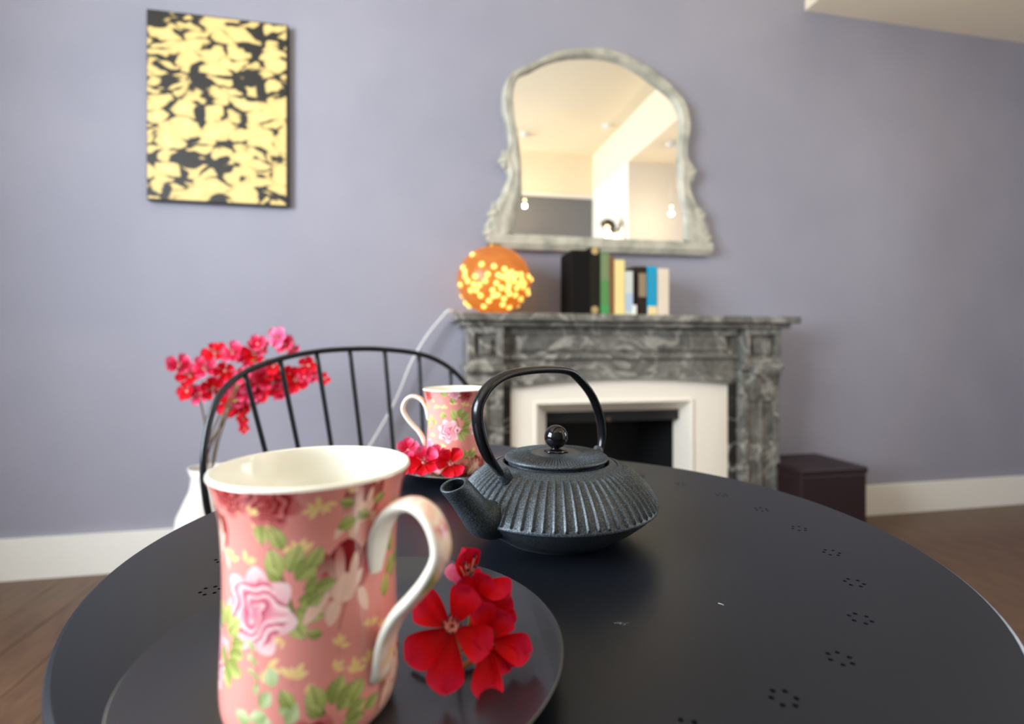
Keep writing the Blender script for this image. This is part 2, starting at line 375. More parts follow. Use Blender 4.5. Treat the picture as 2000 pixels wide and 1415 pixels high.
oo = resample(smooth_px(outer_px, Ym), NN); ii = resample(io, NN)
# pair each outer point with the nearest advancing inner point
def frame_band(levels, name, m, parent, y_of):
    V = []; F = []; L = len(levels)
    for t in levels:
        for i in range(NN):
            x = oo[i][0]*(1-t)+ii[i][0]*t; z = oo[i][1]*(1-t)+ii[i][1]*t
            V.append((x, y_of(t, i), z))
    for l in range(L-1):
        for i in range(NN-1): F.append((l*NN+i, l*NN+i+1, (l+1)*NN+i+1, (l+1)*NN+i))
    return link(name, mesh(name, V, F, True), m, parent)
def prof(t, i):
    if t < 0.001: return Yw-.004
    if t > .999: return Ym+.014
    base = math.sin(min(1, t*1.05)*PI)**.5*.026
    return Ym+.006-base*(1-.35*math.exp(-((t-.5)/.09)**2))-.004*math.sin(i*.8)*math.exp(-((t-.25)/.2)**2)
frame_band([0, .04, .12, .22, .32, .42, .5, .58, .68, .78, .88, .95, 1.0], 'frame', M['mirror_frame'], mi, prof)
bl = onY(952, 476, Ym); br_ = onY(1390, 493, Ym); il = onY(1003, 452, Ym); ir = onY(1336, 468, Ym)
def rail(name, a, b, c, d_, y0):
    bm = bmesh.new()
    f = [bm.verts.new((p.x, y0, p.z)) for p in (a, b, c, d_)]; g = [bm.verts.new((p.x, Yw-.003, p.z)) for p in (a, b, c, d_)]
    bm.faces.new(f); bm.faces.new(g[::-1])
    for i in range(4): bm.faces.new([f[i], f[(i+1) % 4], g[(i+1) % 4], g[i]])
    bmesh.ops.bevel(bm, geom=list(bm.edges), offset=.006, segments=2, affect='EDGES')
    link(name, bmfin(bm, name), M['mirror_frame'], mi)
V_ = Vector
rail('bottom_rail', bl+V_((0, 0, -.006)), br_+V_((0, 0, -.004)), br_+V_((0, 0, .045)), bl+V_((0, 0, .045)), Ym-.022)
rail('bottom_rail', bl+V_((.015, 0, -.022)), br_+V_((-.01, 0, -.018)), br_+V_((-.01, 0, .0)), bl+V_((.015, 0, .0)), Ym-.012)
# carved ornaments on the frame sides
def ornament(px, py, s, Y=Ym-.01):
    bm = bmesh.new(); p = onY(px, py, Y)
    for (dx, dz, r) in ((0, 0, .022), (.0, .028, .014), (.0, -.028, .014), (.018, .012, .012), (-.018, -.008, .012)):
        rr = bmesh.ops.create_icosphere(bm, subdivisions=2, radius=r*s)
        for v in rr['verts']: v.co = V_((v.co.x+dx*s, v.co.y*.55, v.co.z+dz*s))
    link('ornament', bmfin(bm, 'or', True), M['mirror_frame'], mi, (p.x, Y, p.z))
for a in ((985, 312, 1), (1351, 338, 1), (965, 415, 1.1), (1368, 425, 1.1), (957, 452, 1.1), (1380, 468, 1)): ornament(*a)
gp = [(x, z) for x, z in io]; cx_ = sum(p[0] for p in gp)/len(gp); cz_ = sum(p[1] for p in gp)/len(gp)
gp2 = [(x+(x-cx_)*.02, z+(z-cz_)*.02) for x, z in gp]
link('mirror_glass', extrude_outline(gp2, Ym+.012, Ym+.016, 'mg'), M['mirror_glass'], mi)
bev = []
# ------------------------------------------------------------------ picture on the left
g = M['gold_leaf']; nt = g.node_tree
tc = nd(g, 'ShaderNodeTexCoord')
dn = nd(g, 'ShaderNodeTexNoise'); dn.inputs['Scale'].default_value = 7; dn.inputs['Detail'].default_value = 3
ln(g, tc.outputs['Object'], dn.inputs['Vector'])
mx = nd(g, 'ShaderNodeMix', data_type='RGBA'); mx.inputs[0].default_value = .10; ln(g, tc.outputs['Object'], mx.inputs[6]); ln(g, dn.outputs['Color'], mx.inputs[7])
mpn = nd(g, 'ShaderNodeMapping'); mpn.inputs['Rotation'].default_value = (0, .6, 0); mpn.inputs['Scale'].default_value = (11, 1, 24); ln(g, mx.outputs[2], mpn.inputs[0])
vo = nd(g, 'ShaderNodeTexVoronoi'); vo.feature = 'DISTANCE_TO_EDGE'; vo.inputs['Scale'].default_value = 1; ln(g, mpn.outputs[0], vo.inputs['Vector'])
n2 = nd(g, 'ShaderNodeTexNoise'); n2.inputs['Scale'].default_value = 9; n2.inputs['Detail'].default_value = 2; ln(g, tc.outputs['Object'], n2.inputs['Vector'])
mt = nd(g, 'ShaderNodeMath', operation='MULTIPLY_ADD'); mt.inputs[1].default_value = 1.1; mt.inputs[2].default_value = -.56; ln(g, n2.outputs['Fac'], mt.inputs[0])
ad = nd(g, 'ShaderNodeMath', operation='ADD'); ln(g, vo.outputs['Distance'], ad.inputs[0]); ln(g, mt.outputs[0], ad.inputs[1])
cr = nd(g, 'ShaderNodeValToRGB'); e = cr.color_ramp.elements; e[0].position = .03; e[0].color = lin((24, 21, 15)); e[1].position = .09; e[1].color = lin((226, 196, 122)); e.new(.5).color = lin((240, 214, 142))
ln(g, ad.outputs[0], cr.inputs[0]); ln(g, cr.outputs[0], B(g).inputs['Base Color']); B(g).inputs['Roughness'].default_value = .55
q0, q1 = onY(286, 30, Yw-.03), onY(562, 404, Yw-.03); zt = onY(556, 48, Yw-.03).z
pc = thing('canvas_picture', (q0.x, Yw-.03, q1.z), 'black canvas with gold leaf-like brush strokes hanging on the lavender wall', 'painting')
W_, H_ = q1.x-q0.x, zt-q1.z
box('canvas', 0, W_, .0, .027, 0, H_, M['canvas_edge'], pc, .002)
link('painted_face', mesh('pf', [(.004, -.0012, .006), (W_-.006, -.0012, .006), (W_-.006, -.0012, H_-.006), (.004, -.0012, H_-.006)], [(0, 1, 2, 3)]), g, pc)
# ------------------------------------------------------------------ globe lamp on the mantel
RG = .158; gc = onY(965, 541, Yp+.03); gc.z = zs+RG*.93
lamp = thing('globe_lamp', (gc.x, gc.y, zs), 'round amber globe lamp dotted with glowing fairy lights on the mantel shelf', 'lamp')
am = bpy.data.materials.new('amber_glass'); am.use_nodes = True; b = B(am)
b.inputs['Base Color'].default_value = lin((205, 132, 52)); b.inputs['Roughness'].default_value = .3
nt = am.node_tree; trn = nt.nodes.new('ShaderNodeBsdfTranslucent'); trn.inputs[0].default_value = lin((225, 160, 84)); ms = nt.nodes.new('ShaderNodeMixShader'); ms.inputs[0].default_value = .45
nt.links.new(b.outputs[0], ms.inputs[1]); nt.links.new(trn.outputs[0], ms.inputs[2]); nt.links.new(ms.outputs[0], nt.nodes['Material Output'].inputs[0])
noise_ramp(am, [(.3, (120, 82, 44)), (.7, (178, 128, 72))], 30, 5)
prf = [(max(.001, RG*math.sin(t*PI/40)), RG-RG*math.cos(t*PI/40)) for t in range(2, 39)]
prf = [(r, z*.93-.0) for r, z in prf]; z0_ = prf[0][1]
V, F = lathe(prf, 64); F.append(tuple(range(64))[::-1])
link('globe', mesh('globe', [(x, y, z-z0_) for x, y, z in V], F, True), am, lamp)
V, F = lathe([(.03, 2*RG*.93-z0_-.004), (.032, 2*RG*.93-z0_+.006), (.01, 2*RG*.93-z0_+.01), (.001, 2*RG*.93-z0_+.01)], 32)
link('cap', mesh('cap', V, F, True), M['brass'], lamp)
led = bpy.data.materials.new('fairy_light'); led.use_nodes = True; lb = B(led); lb.inputs['Base Color'].default_value = lin((255, 200, 110)); lb.inputs['Emission Color'].default_value = lin((255, 200, 96)); lb.inputs['Emission Strength'].default_value = 1.5
bm = bmesh.new(); bmesh.ops.create_icosphere(bm, subdivisions=2, radius=.0122); lm = bmfin(bm, 'bulb', True); lm.materials.append(led)
dots = [(250, 215), (322, 297), (420, 315), (505, 340), (175, 325), (370, 383), (270, 400), (190, 400), (155, 470), (235, 520), (305, 475), (315, 565), (340, 655), (490, 640), (540, 662), (410, 520), (415, 570), (455, 390), (490, 405), (530, 380), (560, 365), (600, 385), (635, 385), (690, 400), (722, 425), (530, 430), (540, 480), (530, 520), (545, 550), (620, 465), (650, 490), (682, 520), (690, 545), (640, 430), (212, 440), (440, 460), (480, 500), (590, 560), (630, 590), (260, 470), (380, 610), (190, 360), (580, 440), (660, 460), (600, 500), (450, 560), (500, 590), (280, 520), (350, 440), (570, 410)]
Gw = Vector((gc.x, gc.y, zs-z0_+RG*.93)); cpos = Vector((0, 0, CZ))
for (dx, dy) in dots:
    tgt = P(860+dx/4, 440+dy/4, 2.2); dr = (tgt-cpos).normalized()
    oc = cpos-Gw; bq = oc.dot(dr); dq = bq*bq-(oc.dot(oc)-(RG+.003)**2)
    if dq < 0: dq = 0
    h = cpos+dr*(-bq-math.sqrt(dq)); hl = (h-Gw).normalized()*(RG-.001); hl.z *= .93
    o = link('fairy_bulb', lm, None, lamp, (hl.x, hl.y, hl.z-z0_+RG*.93))
for k in range(40):                                     # the far half of the string
    a = R.uniform(.1, PI-.1); zz = R.uniform(-.8, .45); rr = math.sqrt(1-zz*zz); o = link('fairy_bulb', lm, None, lamp, ((RG)*rr*math.cos(a), RG*rr*math.sin(a), RG*.93*(1+zz)-z0_))
pl = bpy.data.lights.new('globe_glow', 'POINT'); pl.energy = .55; pl.color = (1, .66, .30); pl.shadow_soft_size = .04
po = bpy.data.objects.new('globe_glow', pl); C.objects.link(po); po.parent = lamp; po.location = (0, 0, RG*.8)
# cable from lamp to the floor
cp = [V_((gc.x-.02, gc.y+.150, zs+.004)), V_((gc.x-.12, gc.y+.13, zs+.005)), onY(878, 609, Yp+.12)+V_((0, 0, .004)), onY(862, 622, Yw-.05), onY(830, 662, Yw-.06), onY(802, 712, Yw-.06), onY(782, 762, Yw-.05), onY(764, 800, Yw-.05), onY(728, 862, Yw-.06), onY(690, 920, Yw-.08), onY(640, 1010, Yw-.12)]
e_ = cp[-1]; cp += [V_((e_.x-.05, e_.y, .15)), V_((e_.x-.12, e_.y-.05, .006)), V_((e_.x-.5, e_.y-.02, .006))]
tag(tube('lamp_cable', catmull(cp, 6), .0056, M['cable'], None, 8), 'clear pale cable hanging from the mantel shelf down the wall', 'cable')
# ------------------------------------------------------------------ books
def book(name, xa, xb, top, col, label, depth=.14, kind='', band=None, lean=0.0, ysp=Yp-.005, page=(225, 215, 190)):
    p0, p1 = onY(xa, 612, ysp), onY(xb, 612, ysp); h = onY((xa+xb)/2, top, ysp).z-zs
    w_ = p1.x-p0.x-.0006
    t = thing(name, (p0.x, ysp, zs), label, 'book', 0, 'books on the mantel shelf'); t.rotation_euler = (0, lean, 0)
    m = mat('cover_'+label.split()[0], col, .75, 0, .2)
    bm = bmesh.new(); add_box(bm, 0, .0022, 0, depth, 0, h, .0007); add_box(bm, w_-.0022, w_, 0, depth, 0, h, .0007)
    link('cover', bmfin(bm, 'cv'), m, t)
    bm = bmesh.new(); add_box(bm, 0.0, w_, -.004, .002, 0, h, .0018); link('spine', bmfin(bm, 'sp'), m, t)
    box('pages', .0022, w_-.0022, .002, depth-.004, .003, h-.003, mat('pages', page, .8), t)
    if band:
        for (a, b_, c) in band: box('spine_label', .0012, w_-.0012, -.0056, -.003, h*a, h*b_, mat('spine_print', c, .5), t, .0004)
    return t
book('book', 1117, 1151, 489, (12, 9, 9), 'thick black book, leftmost and tallest of the row', .17)
dk = book('book', 1151.5, 1172, 484, (30, 27, 20), 'dark olive-brown book with a round gold mark at head and foot of spine', .17)
gm = mat('gold_mark', (196, 172, 120), .35, .5)
dkh = onY(1162, 484, Yp).z-zs
for zz in (.022, dkh-.016):
    bm = bmesh.new(); bmesh.ops.create_cone(bm, cap_ends=True, segments=24, radius1=.0165, radius2=.0165, depth=.003)
    o = link('gold_mark', bmfin(bm, 'gmk'), gm, dk, (.022, -.0065, zz)); o.rotation_euler = (PI/2, 0, 0)
book('book', 1173, 1190, 494, (92, 140, 84), 'tall green book between the dark olive-brown and the thin brown books', .16, band=[(.02, .16, (64, 150, 84)), (.55, .97, (118, 134, 92))])
book('book', 1191, 1199.5, 500, (132, 88, 60), 'thin brown book squeezed beside the yellow book', .15)
book('book', 1200, 1220, 508, (236, 218, 148), 'pale yellow book in the middle of the row', .15)
book('book', 1221, 1236, 530, (208, 212, 206), 'white and light blue paperback right of the yellow book', .13, band=[(.1, .5, (176, 194, 216))])
book('book', 1237, 1243.5, 596, (228, 226, 216), 'very low white booklet standing before the brown book', .009, ysp=Yp-.0175)
book('book', 1237, 1246, 521, (50, 40, 34), 'narrow black-brown book right of the white paperback', .13, ysp=Yp+.012)
book('book', 1246.5, 1262, 521, (46, 34, 26), 'dark brown book with a tan label on its spine', .13, band=[(.38, .86, (146, 128, 102))])
book('book', 1264, 1283, 521, (20, 160, 200), 'turquoise blue book with a pale yellow foot on its spine', .13, band=[(.0, .19, (240, 214, 160)), (.3, .9, (0, 150, 190))])
book('book', 1284, 1306, 525, (226, 212, 190), 'cream paperback, rightmost of the row', .13)
# ------------------------------------------------------------------ pendant lamps (seen in the mirror)
def refl(px, py, yreal):                       # real spot whose mirror image lies on this sight line
    yv = 2*(Ym+.012)-yreal; u = (px-1000)/1000; D = yv/(math.cos(PHI)-u*math.sin(PHI)); p = P(px, py, D); return V_((p.x, yreal, p.z))
bulbm = bpy.data.materials.new('warm_bulb'); bulbm.use_nodes = True; bb = B(bulbm); bb.inputs['Emission Color'].default_value = lin((255, 214, 150)); bb.inputs['Emission Strength'].default_value = 5
def pendant(px, py, y, label, shade=False, power=10, r=.035):
    p = refl(px, py, y); zc = ZC if p.x < 2.05 else 2.69
    t = thing('pendant_lamp', (p.x, p.y, p.z), label, 'lamp')
    bm = bmesh.new(); bmesh.ops.create_uvsphere(bm, u_segments=24, v_segments=14, radius=r); link('bulb', bmfin(bm, 'pb', True), bulbm, t)
    tube('cord', [V_((0, 0, r)), V_((0, 0, zc-p.z-.02))], .0009, M['white_paint'], t, 8)
    V, F = lathe([(.001, zc-p.z-.03), (.04, zc-p.z-.025), (.045, zc-p.z)], 24); link('ceiling_rose', mesh('cro', V, F, True), M['white_paint'], t)
    V, F = lathe([(.3*r, r*.8), (.5*r, r), (.5*r, r*2), (.001, r*2.1)], 20); link('socket', mesh('so', V, F, True), M['brass'], t)
    if shade:
        V, F = lathe([(.085, .0), (.082, .025), (.062, .06), (.03, .08), (.010, .084)], 32); rm_ = Matrix.Rotation(.7, 3, 'Y'); V = [rm_ @ V_(v) for v in V]; link('shade', mesh('sh', V, F, True), M['iron_black'], t)
    l = bpy.data.lights.new('bulb_glow', 'POINT'); l.energy = power; l.color = (1, .74, .45); l.shadow_soft_size = r*1.3
    o = bpy.data.objects.new('bulb_glow', l); C.objects.link(o); o.parent = t; o.location = (0, 0, -.06)
pendant(1025, 391, -.45, 'small warm bulb reflected low at the left edge of the mirror', False, 8, .012)
pendant(1311, 404, .55, 'small warm bulb reflected low at the right edge of the mirror', False, 8, .012)
pendant(1186, 445, -.10, 'warm bulb under a dark domed shade reflected at the foot of the mirror', True, 3, .022)
# ------------------------------------------------------------------ table
TZ = CZ-.166; tc_ = TW(.015, .464, TZ)
tb = thing('bistro_table', (tc_.x, tc_.y, 0), 'round matt black metal bistro table with flower-shaped cut-outs near its edge', 'table')
RTB = .325
prf = [(.001, TZ-.012), (.15, TZ-.012), (RTB-.01, TZ-.012), (RTB-.003, TZ-.022), (RTB, TZ-.018), (RTB, TZ-.003), (RTB-.0008, TZ-.0012), (RTB-.003, TZ), (.15, TZ), (.001, TZ)]
V, F = lathe(prf, 160); top = link('tabletop', mesh('top', V, F), M['table'], tb)
bm = bmesh.new(); bm.from_mesh(top.data); bmesh.ops.remove_doubles(bm, verts=bm.verts, dist=1e-6)
bmesh.ops.contextual_create
# close the centre
bm.to_mesh(top.data); bm.free()
bm = bmesh.new()
a0 = math.atan2((TW(.225, .572)-TW(.015, .464)).y, (TW(.225, .572)-TW(.015, .464)).x)
for k in range(28):
    a = a0+2*PI*k/28; cx, cy = .249*math.cos(a), .249*math.sin(a)
    for j in range(7):
        b_ = 2*PI*j/6+a; rr = 0 if j == 6 else .0058
        if j == 6: continue
        r_ = bmesh.ops.create_cone(bm, cap_ends=True, segments=10, radius1=.0014, radius2=.0014, depth=.04)
        for v in r_['verts']: v.co += V_((cx+rr*math.cos(b_), cy+rr*math.sin(b_), TZ-.006))
cut = link('cutter', bmfin(bm, 'cut'), M['hole'])
cut.parent = tb
md = top.modifiers.new('b', 'BOOLEAN'); md.object = cut; md.operation = 'DIFFERENCE'; md.solver = 'EXACT'
bpy.context.view_layer.update()
dg = bpy.context.evaluated_depsgraph_get(); me2 = bpy.data.meshes.new_from_object(top.evaluated_get(dg)); top.modifiers.clear(); top.data = me2
if not me2.materials: me2.materials.append(M['table'])
bpy.data.objects.remove(cut)
V, F = lathe([(.035, TZ-.03), (.02, TZ-.05), (.018, .4), (.018, .08), (.03, .04), (.03, .03)], 32); link('column', mesh('col', V, F, True), M['chair'], tb)
V, F = lathe([(.001, TZ-.0125), (.11, TZ-.0125), (.11, TZ-.018), (.04, TZ-.032), (.001, TZ-.032)], 32); link('bracket_plate', mesh('brp', V, F), M['chair'], tb)
for k in range(3):
    a = k*2*PI/3+.5; d_ = V_((math.cos(a), math.sin(a), 0))
    tube('leg', catmull([d_*.0+V_((0, 0, .06)), d_*.08+V_((0, 0, .075)), d_*.18+V_((0, 0, .05)), d_*.26+V_((0, 0, .014))], 6), .011, M['chair'], tb, 10)
# lint specks on the table
lint = mat('lint_white', (205, 208, 212), .9)
p = TW(.408*.3305, .3305, TZ+.0006); t = tube('lint_fibre', [p+RT*-.0013+FW*.0012, p+RT*.0003, p+RT*.0013-FW*.0014], .00018, lint, None, 6); tag(t, 'tiny white lint fibre on the black table, right of the plates', 'lint')
p = TW(.0644, .3075, TZ+.0004); V = []; F = []
for k in range(26):
    q = p+RT*R.gauss(0, .0022)+FW*R.gauss(0, .0012); s = R.uniform(.00012, .0003); n0 = len(V)
    V += [q+V_((s, 0, 0)), q+V_((-s*.5, s*.8, 0)), q+V_((-s*.5, -s*.8, 0)), q+V_((0, 0, s))]; F += [(n0, n0+1, n0+3), (n0+1, n0+2, n0+3), (n0+2, n0, n0+3), (n0, n0+2, n0+1)]
tag(link('dust_cluster', mesh('dust', V, F), lint), 'small cluster of pale dust specks on the table in front of the teapot', 'dust', kind='stuff')
# ------------------------------------------------------------------ plates
def plate(X, D, label):
    c = TW(X, D, TZ); t = thing('side_plate', c, label, 'plate', 0, 'dark grey side plates')
    pr = [(.001, .0068), (.050, .0066), (.064, .0072), (.078, .0092), (.092, .0132), (.1015, .0168)]
    pr2 = [(.1028, .0172), (.1033, .0166), (.1028, .0158)]
    pr3 = [(.100, .0145), (.088, .0095), (.074, .0045), (.066, .0035), (.064, .0006), (.060, .0), (.058, .0022), (.001, .0026)]
    V, F = lathe(pr+[(.1015, .0168)], 128); V, F = lathe(pr+pr2[:1], 128); F.append(tuple(range(128))[::-1]); link('plate_top', mesh('pt', V, F, True), M['plate'], t)
    V, F = lathe([pr2[0], pr2[1], pr2[2]], 128); link('rim_edge', mesh('re', V, F, True), M['plate_rim'], t)
    V, F = lathe([pr2[2]]+pr3, 128); link('underside', mesh('us', V, F, True), M['plate'], t)
    return t
p1c = (-.0775, .262); p2c = (-.063, .690)
plate(*p1c, 'dark grey glazed plate under the near floral mug')
plate(*p2c, 'dark plate under the far floral mug, behind the teapot spout')
# ------------------------------------------------------------------ mugs with rose chintz print
HM = .105
ctl = [(0.0, .0325), (.004, .0352), (.011, .0370), (.022, .0372), (.045, .0364), (.065, .0362), (.085, .0372), (.096, .0392), (.1015, .0408), (.105, .0422)]
def prof_r(z):
    for i in range(len(ctl)-1):
        if z <= ctl[i+1][0]:
            a, b_ = ctl[i], ctl[i+1]; p0 = ctl[max(i-1, 0)]; p3 = ctl[min(i+2, len(ctl)-1)]
            h = b_[0]-a[0]; t = (z-a[0])/h
            m0 = (b_[1]-p0[1])/max(1e-9, b_[0]-p0[0])*h; m1 = (p3[1]-a[1])/max(1e-9, p3[0]-a[0])*h
            return (2*t**3-3*t*t+1)*a[1]+(t**3-2*t*t+t)*m0+(-2*t**3+3*t*t)*b_[1]+(t**3-t*t)*m1
    return ctl[-1][1]
NA, NZ = 760, 330
AL = 2*PI*36.5
aa = (np.arange(NA)/NA-.5)*AL; zz = np.arange(NZ)/(NZ-1)*105.0
GA, GZ = np.meshgrid(aa, zz); IMG = np.zeros((NZ, NA, 3)); IMG[:] = np.array(lin((232, 150, 140))[:3])
rs = np.random.RandomState(5)
def L3(c): return np.array(lin(c)[:3])
def wrapd(A_): return (A_+AL/2) % AL-AL/2
def stamp(cx, cz, ext, fn):
    da = wrapd(GA[0]-cx); ia = np.where(np.abs(da) < ext)[0]; iz_ = np.where(np.abs(zz-cz) < ext)[0]
    if len(ia) == 0 or len(iz_) == 0: return
    U = da[ia][None, :].repeat(len(iz_), 0); W = (zz[iz_]-cz)[:, None].repeat(len(ia), 1)
    m_, col = fn(U, W); m_ = np.clip(m_, 0, 1)[..., None]
    sub = IMG[np.ix_(iz_, ia)]; IMG[np.ix_(iz_, ia)] = sub*(1-m_)+col*m_
def petal(cx, cz, ang, L, Wd, cin, cout, cedge, sharp=1.0, pointy=0.0, vein=None, half=None):
    """base at (cx,cz) growing in direction ang; colours base->tip and edge"""
    ca, sa = math.cos(ang), math.sin(ang)
    ci, co, ce = L3(cin), L3(cout), L3(cedge)
    def fn(U, W):
        t = (U*ca+W*sa)/L; v = (-U*sa+W*ca)/Wd
        tt = np.clip(t, 0, 1)
        shp = np.sin(PI*tt**(.75+pointy*.2))**(.55+pointy*.5) if pointy < .5 else (np.sin(PI*tt)**.85)*(1-.25*tt)
        d = shp-np.abs(v); m_ = np.clip(d*Wd*2.6, 0, 1)*((t > 0) & (t < 1))
        k = np.clip(tt, 0, 1)[..., None]; col = ci*(1-k)+co*k
        ed = np.clip(1-d*Wd/(.9*sharp), 0, 1)[..., None]*.8; col = col*(1-ed)+ce*ed
        if half is not None: h_ = np.clip(v*2.5+.2, 0, 1)[..., None]*.55; col = col*(1-h_)+L3(half)*h_
        if vein is not None:
            vv = (np.abs(v)*Wd < .22)[..., None]*.8; sv = ((np.abs(((t*6-np.abs(v)*1.2) % 1)-.5) < .12) & (np.abs(v) < .75))[..., None]*.35
            col = col*(1-np.maximum(vv, sv))+L3(vein)*np.maximum(vv, sv)
        st = (.5+.5*np.sin(v*9+t*3))[..., None]*.12; col = col*(1-st)+ce*st
        return m_, col
    stamp(cx, cz, L*1.05+1, fn)
GD, GM_, GL, GY = (76, 88, 36), (160, 172, 84), (218, 218, 140), (214, 210, 132)
def leaf(cx, cz, deg, L, W_=.42, pale=False):
    L *= 1.35; W_ *= 1.75
    a = math.radians(deg); c = (GM_, GL, GD) if not pale else ((176, 196, 140), (220, 232, 190), (150, 180, 120))
    petal(cx, cz, a, L, L*W_*.55, c[0], c[1], c[2], .55, 1, vein=GD if not pale else GM_, half=None if R.random() < .3 else (104, 122, 48))
def gleaf(cx, cz, deg, L):
    petal(cx, cz, math.radians(deg), L*1.1, L*.27, (246, 206, 130), (254, 228, 160), (246, 204, 140), .4, 1)
def sprig(cx, cz, deg, s=1.0, n=4):
    for k in range(n):
        gleaf(cx+R.uniform(-.5, .5), cz+R.uniform(-.5, .5), deg+(k-(n-1)/2)*42+R.uniform(-8, 8), s*R.uniform(4.2, 6.0))
def stem(x0, z0, x1, z1, c=(150, 84, 66), w_=.3):
    n = int(max(abs(x1-x0), abs(z1-z0))*3)+2
    for i in range(n):
        t = i/(n-1); x = x0+(x1-x0)*t; z = z0+(z1-z0)*t+.8*math.sin(t*PI)
        stamp(x, z, 1.2, lambda U, W: (np.clip((w_-np.hypot(U, W))*4+.5, 0, 1)*.7, L3(c)))
def rose(cx, cz, Rr, pal, seed=0):
    lt, md_, dk_, edge = pal; r_ = random.Random(seed); p1, p2, p3 = r_.uniform(0, 6), r_.uniform(0, 6), r_.uniform(0, 6)
    for k in range(7):
        a = 2*PI*k/7+p1; petal(cx+math.cos(a)*Rr*.45, cz+math.sin(a)*Rr*.45, a+.2, Rr*.68, Rr*.34, md_, lt, edge, .7)
    def fn(U, W):
        U2 = U; W2 = W*1.08; rad_ = np.hypot(U2, W2)/Rr; th_ = np.arctan2(W2, U2)
        out_ = .86+.07*np.sin(5*th_+p1)+.04*np.sin(3*th_+p2)
        q = rad_*3.3*(1+.20*np.sin(3*th_+p2+rad_*2)+.13*np.sin(5*th_+p3-rad_*4))+th_/(2*PI)*2+.4*np.sin(2*th_+p1+rad_*3)
        f = q % 1.0; sh = np.clip(f*1.15, 0, 1)**.8; sh = np.where(f > .93, (1-f)/.07*sh, sh)
        cen = np.clip(1-rad_*1.3, 0, 1); sh = sh*(1-.35*cen)
        st_ = .5+.5*np.sin(th_*23+q*2); sh = np.clip(sh-.12*st_, 0, 1)
        L_, M__, D_ = L3(lt), L3(md_), L3(dk_); s3 = sh[..., None]
        col = np.where(s3 < .45, D_+(M__-D_)*(s3/.45), M__+(L_-M__)*np.clip((s3-.45)/.4, 0, 1))
        return np.clip((out_-rad_)*Rr*2.5, 0, 1), col
    stamp(cx, cz, Rr*1.05, fn)
def bud(cx, cz, deg, Lb, pal):
    Lb *= 1.22; lt, md_, dk_, edge = pal; a = math.radians(deg); ox, oz_ = -math.sin(a), math.cos(a); ca, sa = math.cos(a), math.sin(a)
    at = lambda f, o: (cx+ca*Lb*f+ox*Lb*o, cz+sa*Lb*f+oz_*Lb*o)
    petal(*at(-.05, 0), a, Lb*1.05, Lb*.42, md_, dk_, dk_, 1.2)
    petal(*at(.05, .2), a+.25, Lb*.8, Lb*.2, lt, dk_, md_, .5); petal(*at(.05, -.2), a-.25, Lb*.85, Lb*.2, md_, dk_, lt, .5)
    petal(*at(.3, .08), a+.1, Lb*.66, Lb*.10, lt, md_, dk_, .5); petal(*at(.25, -.12), a-.1, Lb*.5, Lb*.09, lt, lt, dk_, .5)
    petal(*at(-.08, .02), a-.05, Lb*.5, Lb*.24, lt, lt, md_, .7); petal(*at(.42, -.02), a, Lb*.5, Lb*.05, dk_, dk_, dk_, .5)
    petal(*at(-.02, .16), a+PI*.93, Lb*.42, Lb*.14, lt, lt, md_, .5); petal(*at(.16, .3), a+PI*.8, Lb*.62, Lb*.13, lt, lt, md_, .5)
    petal(*at(.1, -.26), a-PI*.88, Lb*.5, Lb*.11, lt, lt, md_, .5); petal(*at(.5, .34), a+PI*.95, Lb*.5, Lb*.09, md_, lt, dk_, .5)
    petal(*at(0, -.05), a-.55, Lb*.5, Lb*.1, lt, lt, md_, .5)
PINK = ((252, 222, 220), (230, 140, 156), (176, 48, 78), (240, 190, 194))
RED = ((250, 210, 190), (186, 56, 62), (130, 14, 24), (214, 120, 112))
RED2 = ((224, 130, 126), (164, 30, 40), (120, 14, 24), (206, 90, 96))
MAG = ((244, 190, 206), (214, 110, 150), (160, 44, 90), (236, 160, 190))
def leafspray(cx, cz, f=1.0, mir=1):
    for (dx, dz, dg_, L) in ((-1, 3, 105, 9), (3, 5, 70, 8.5), (5, 2, 45, 9.5), (8, -2, 20, 7.5), (6, -6, 5, 7), (5, -9, -20, 9), (3, -11, -60, 8.5), (1, -4, -90, 7), (9, -4, -5, 6), (0, 2, 140, 6)):
        leaf(cx+dx*f*mir, cz+dz*f, dg_ if mir > 0 else 180-dg_, L*f)
    stem(cx, cz+4*f, cx+5*f*mir, cz-12*f, GD, .45)
# side seen on the near mug (a grows to the right, handle at a=0)
for (x, z, d_, s) in ((-33, 80, 90, 1.2), (-26, 97, 160, 1.), (-45, 37, -30, 1.1), (-35, 33, 80, 1.1), (-12, 29, 70, 1.), (-46, 88, 110, .9), (-18, 42, 60, .8), (-24, 99, -80, .8), (-4, 44, 90, .8), (-56, 96, 90, 1.1), (-30, 27, 10, .7)):
    stem(x, z-3, x+1, z+2, (188, 110, 90), .2); sprig(x, z, d_, s)
leafspray(-39, 68, 1.0); rose(-50, 58, 15.5, PINK, 3)
bud(-15.5, 60, 88, 19, RED); bud(-9, 90, 92, 14, RED); stem(-15, 58, -18, 48)
leaf(-19, 88, 20, 6.5); leaf(-46, 93, -90, 7); leaf(-41, 95, -80, 5.5); leaf(-6, 90, 150, 5)
rose(-42, 101.5, 10.5, RED2, 8); rose(-58, 103, 9, RED2, 9)
leafspray(-24, 15, 1.0); rose(-29, 4, 13, RED2, 21); bud(10, -2, 82, 22, RED); bud(13.5, 14, 95, 16, RED)
for (x, z, d_) in ((7, 76, 60), (10, 70, 100), (6, 62, 30), (11, 58, 60), (8, 84, 80), (5, 52, 80), (14, 64, 20), (14, 80, 70), (5, 70, 150)): leaf(x, z, d_, 7.5)
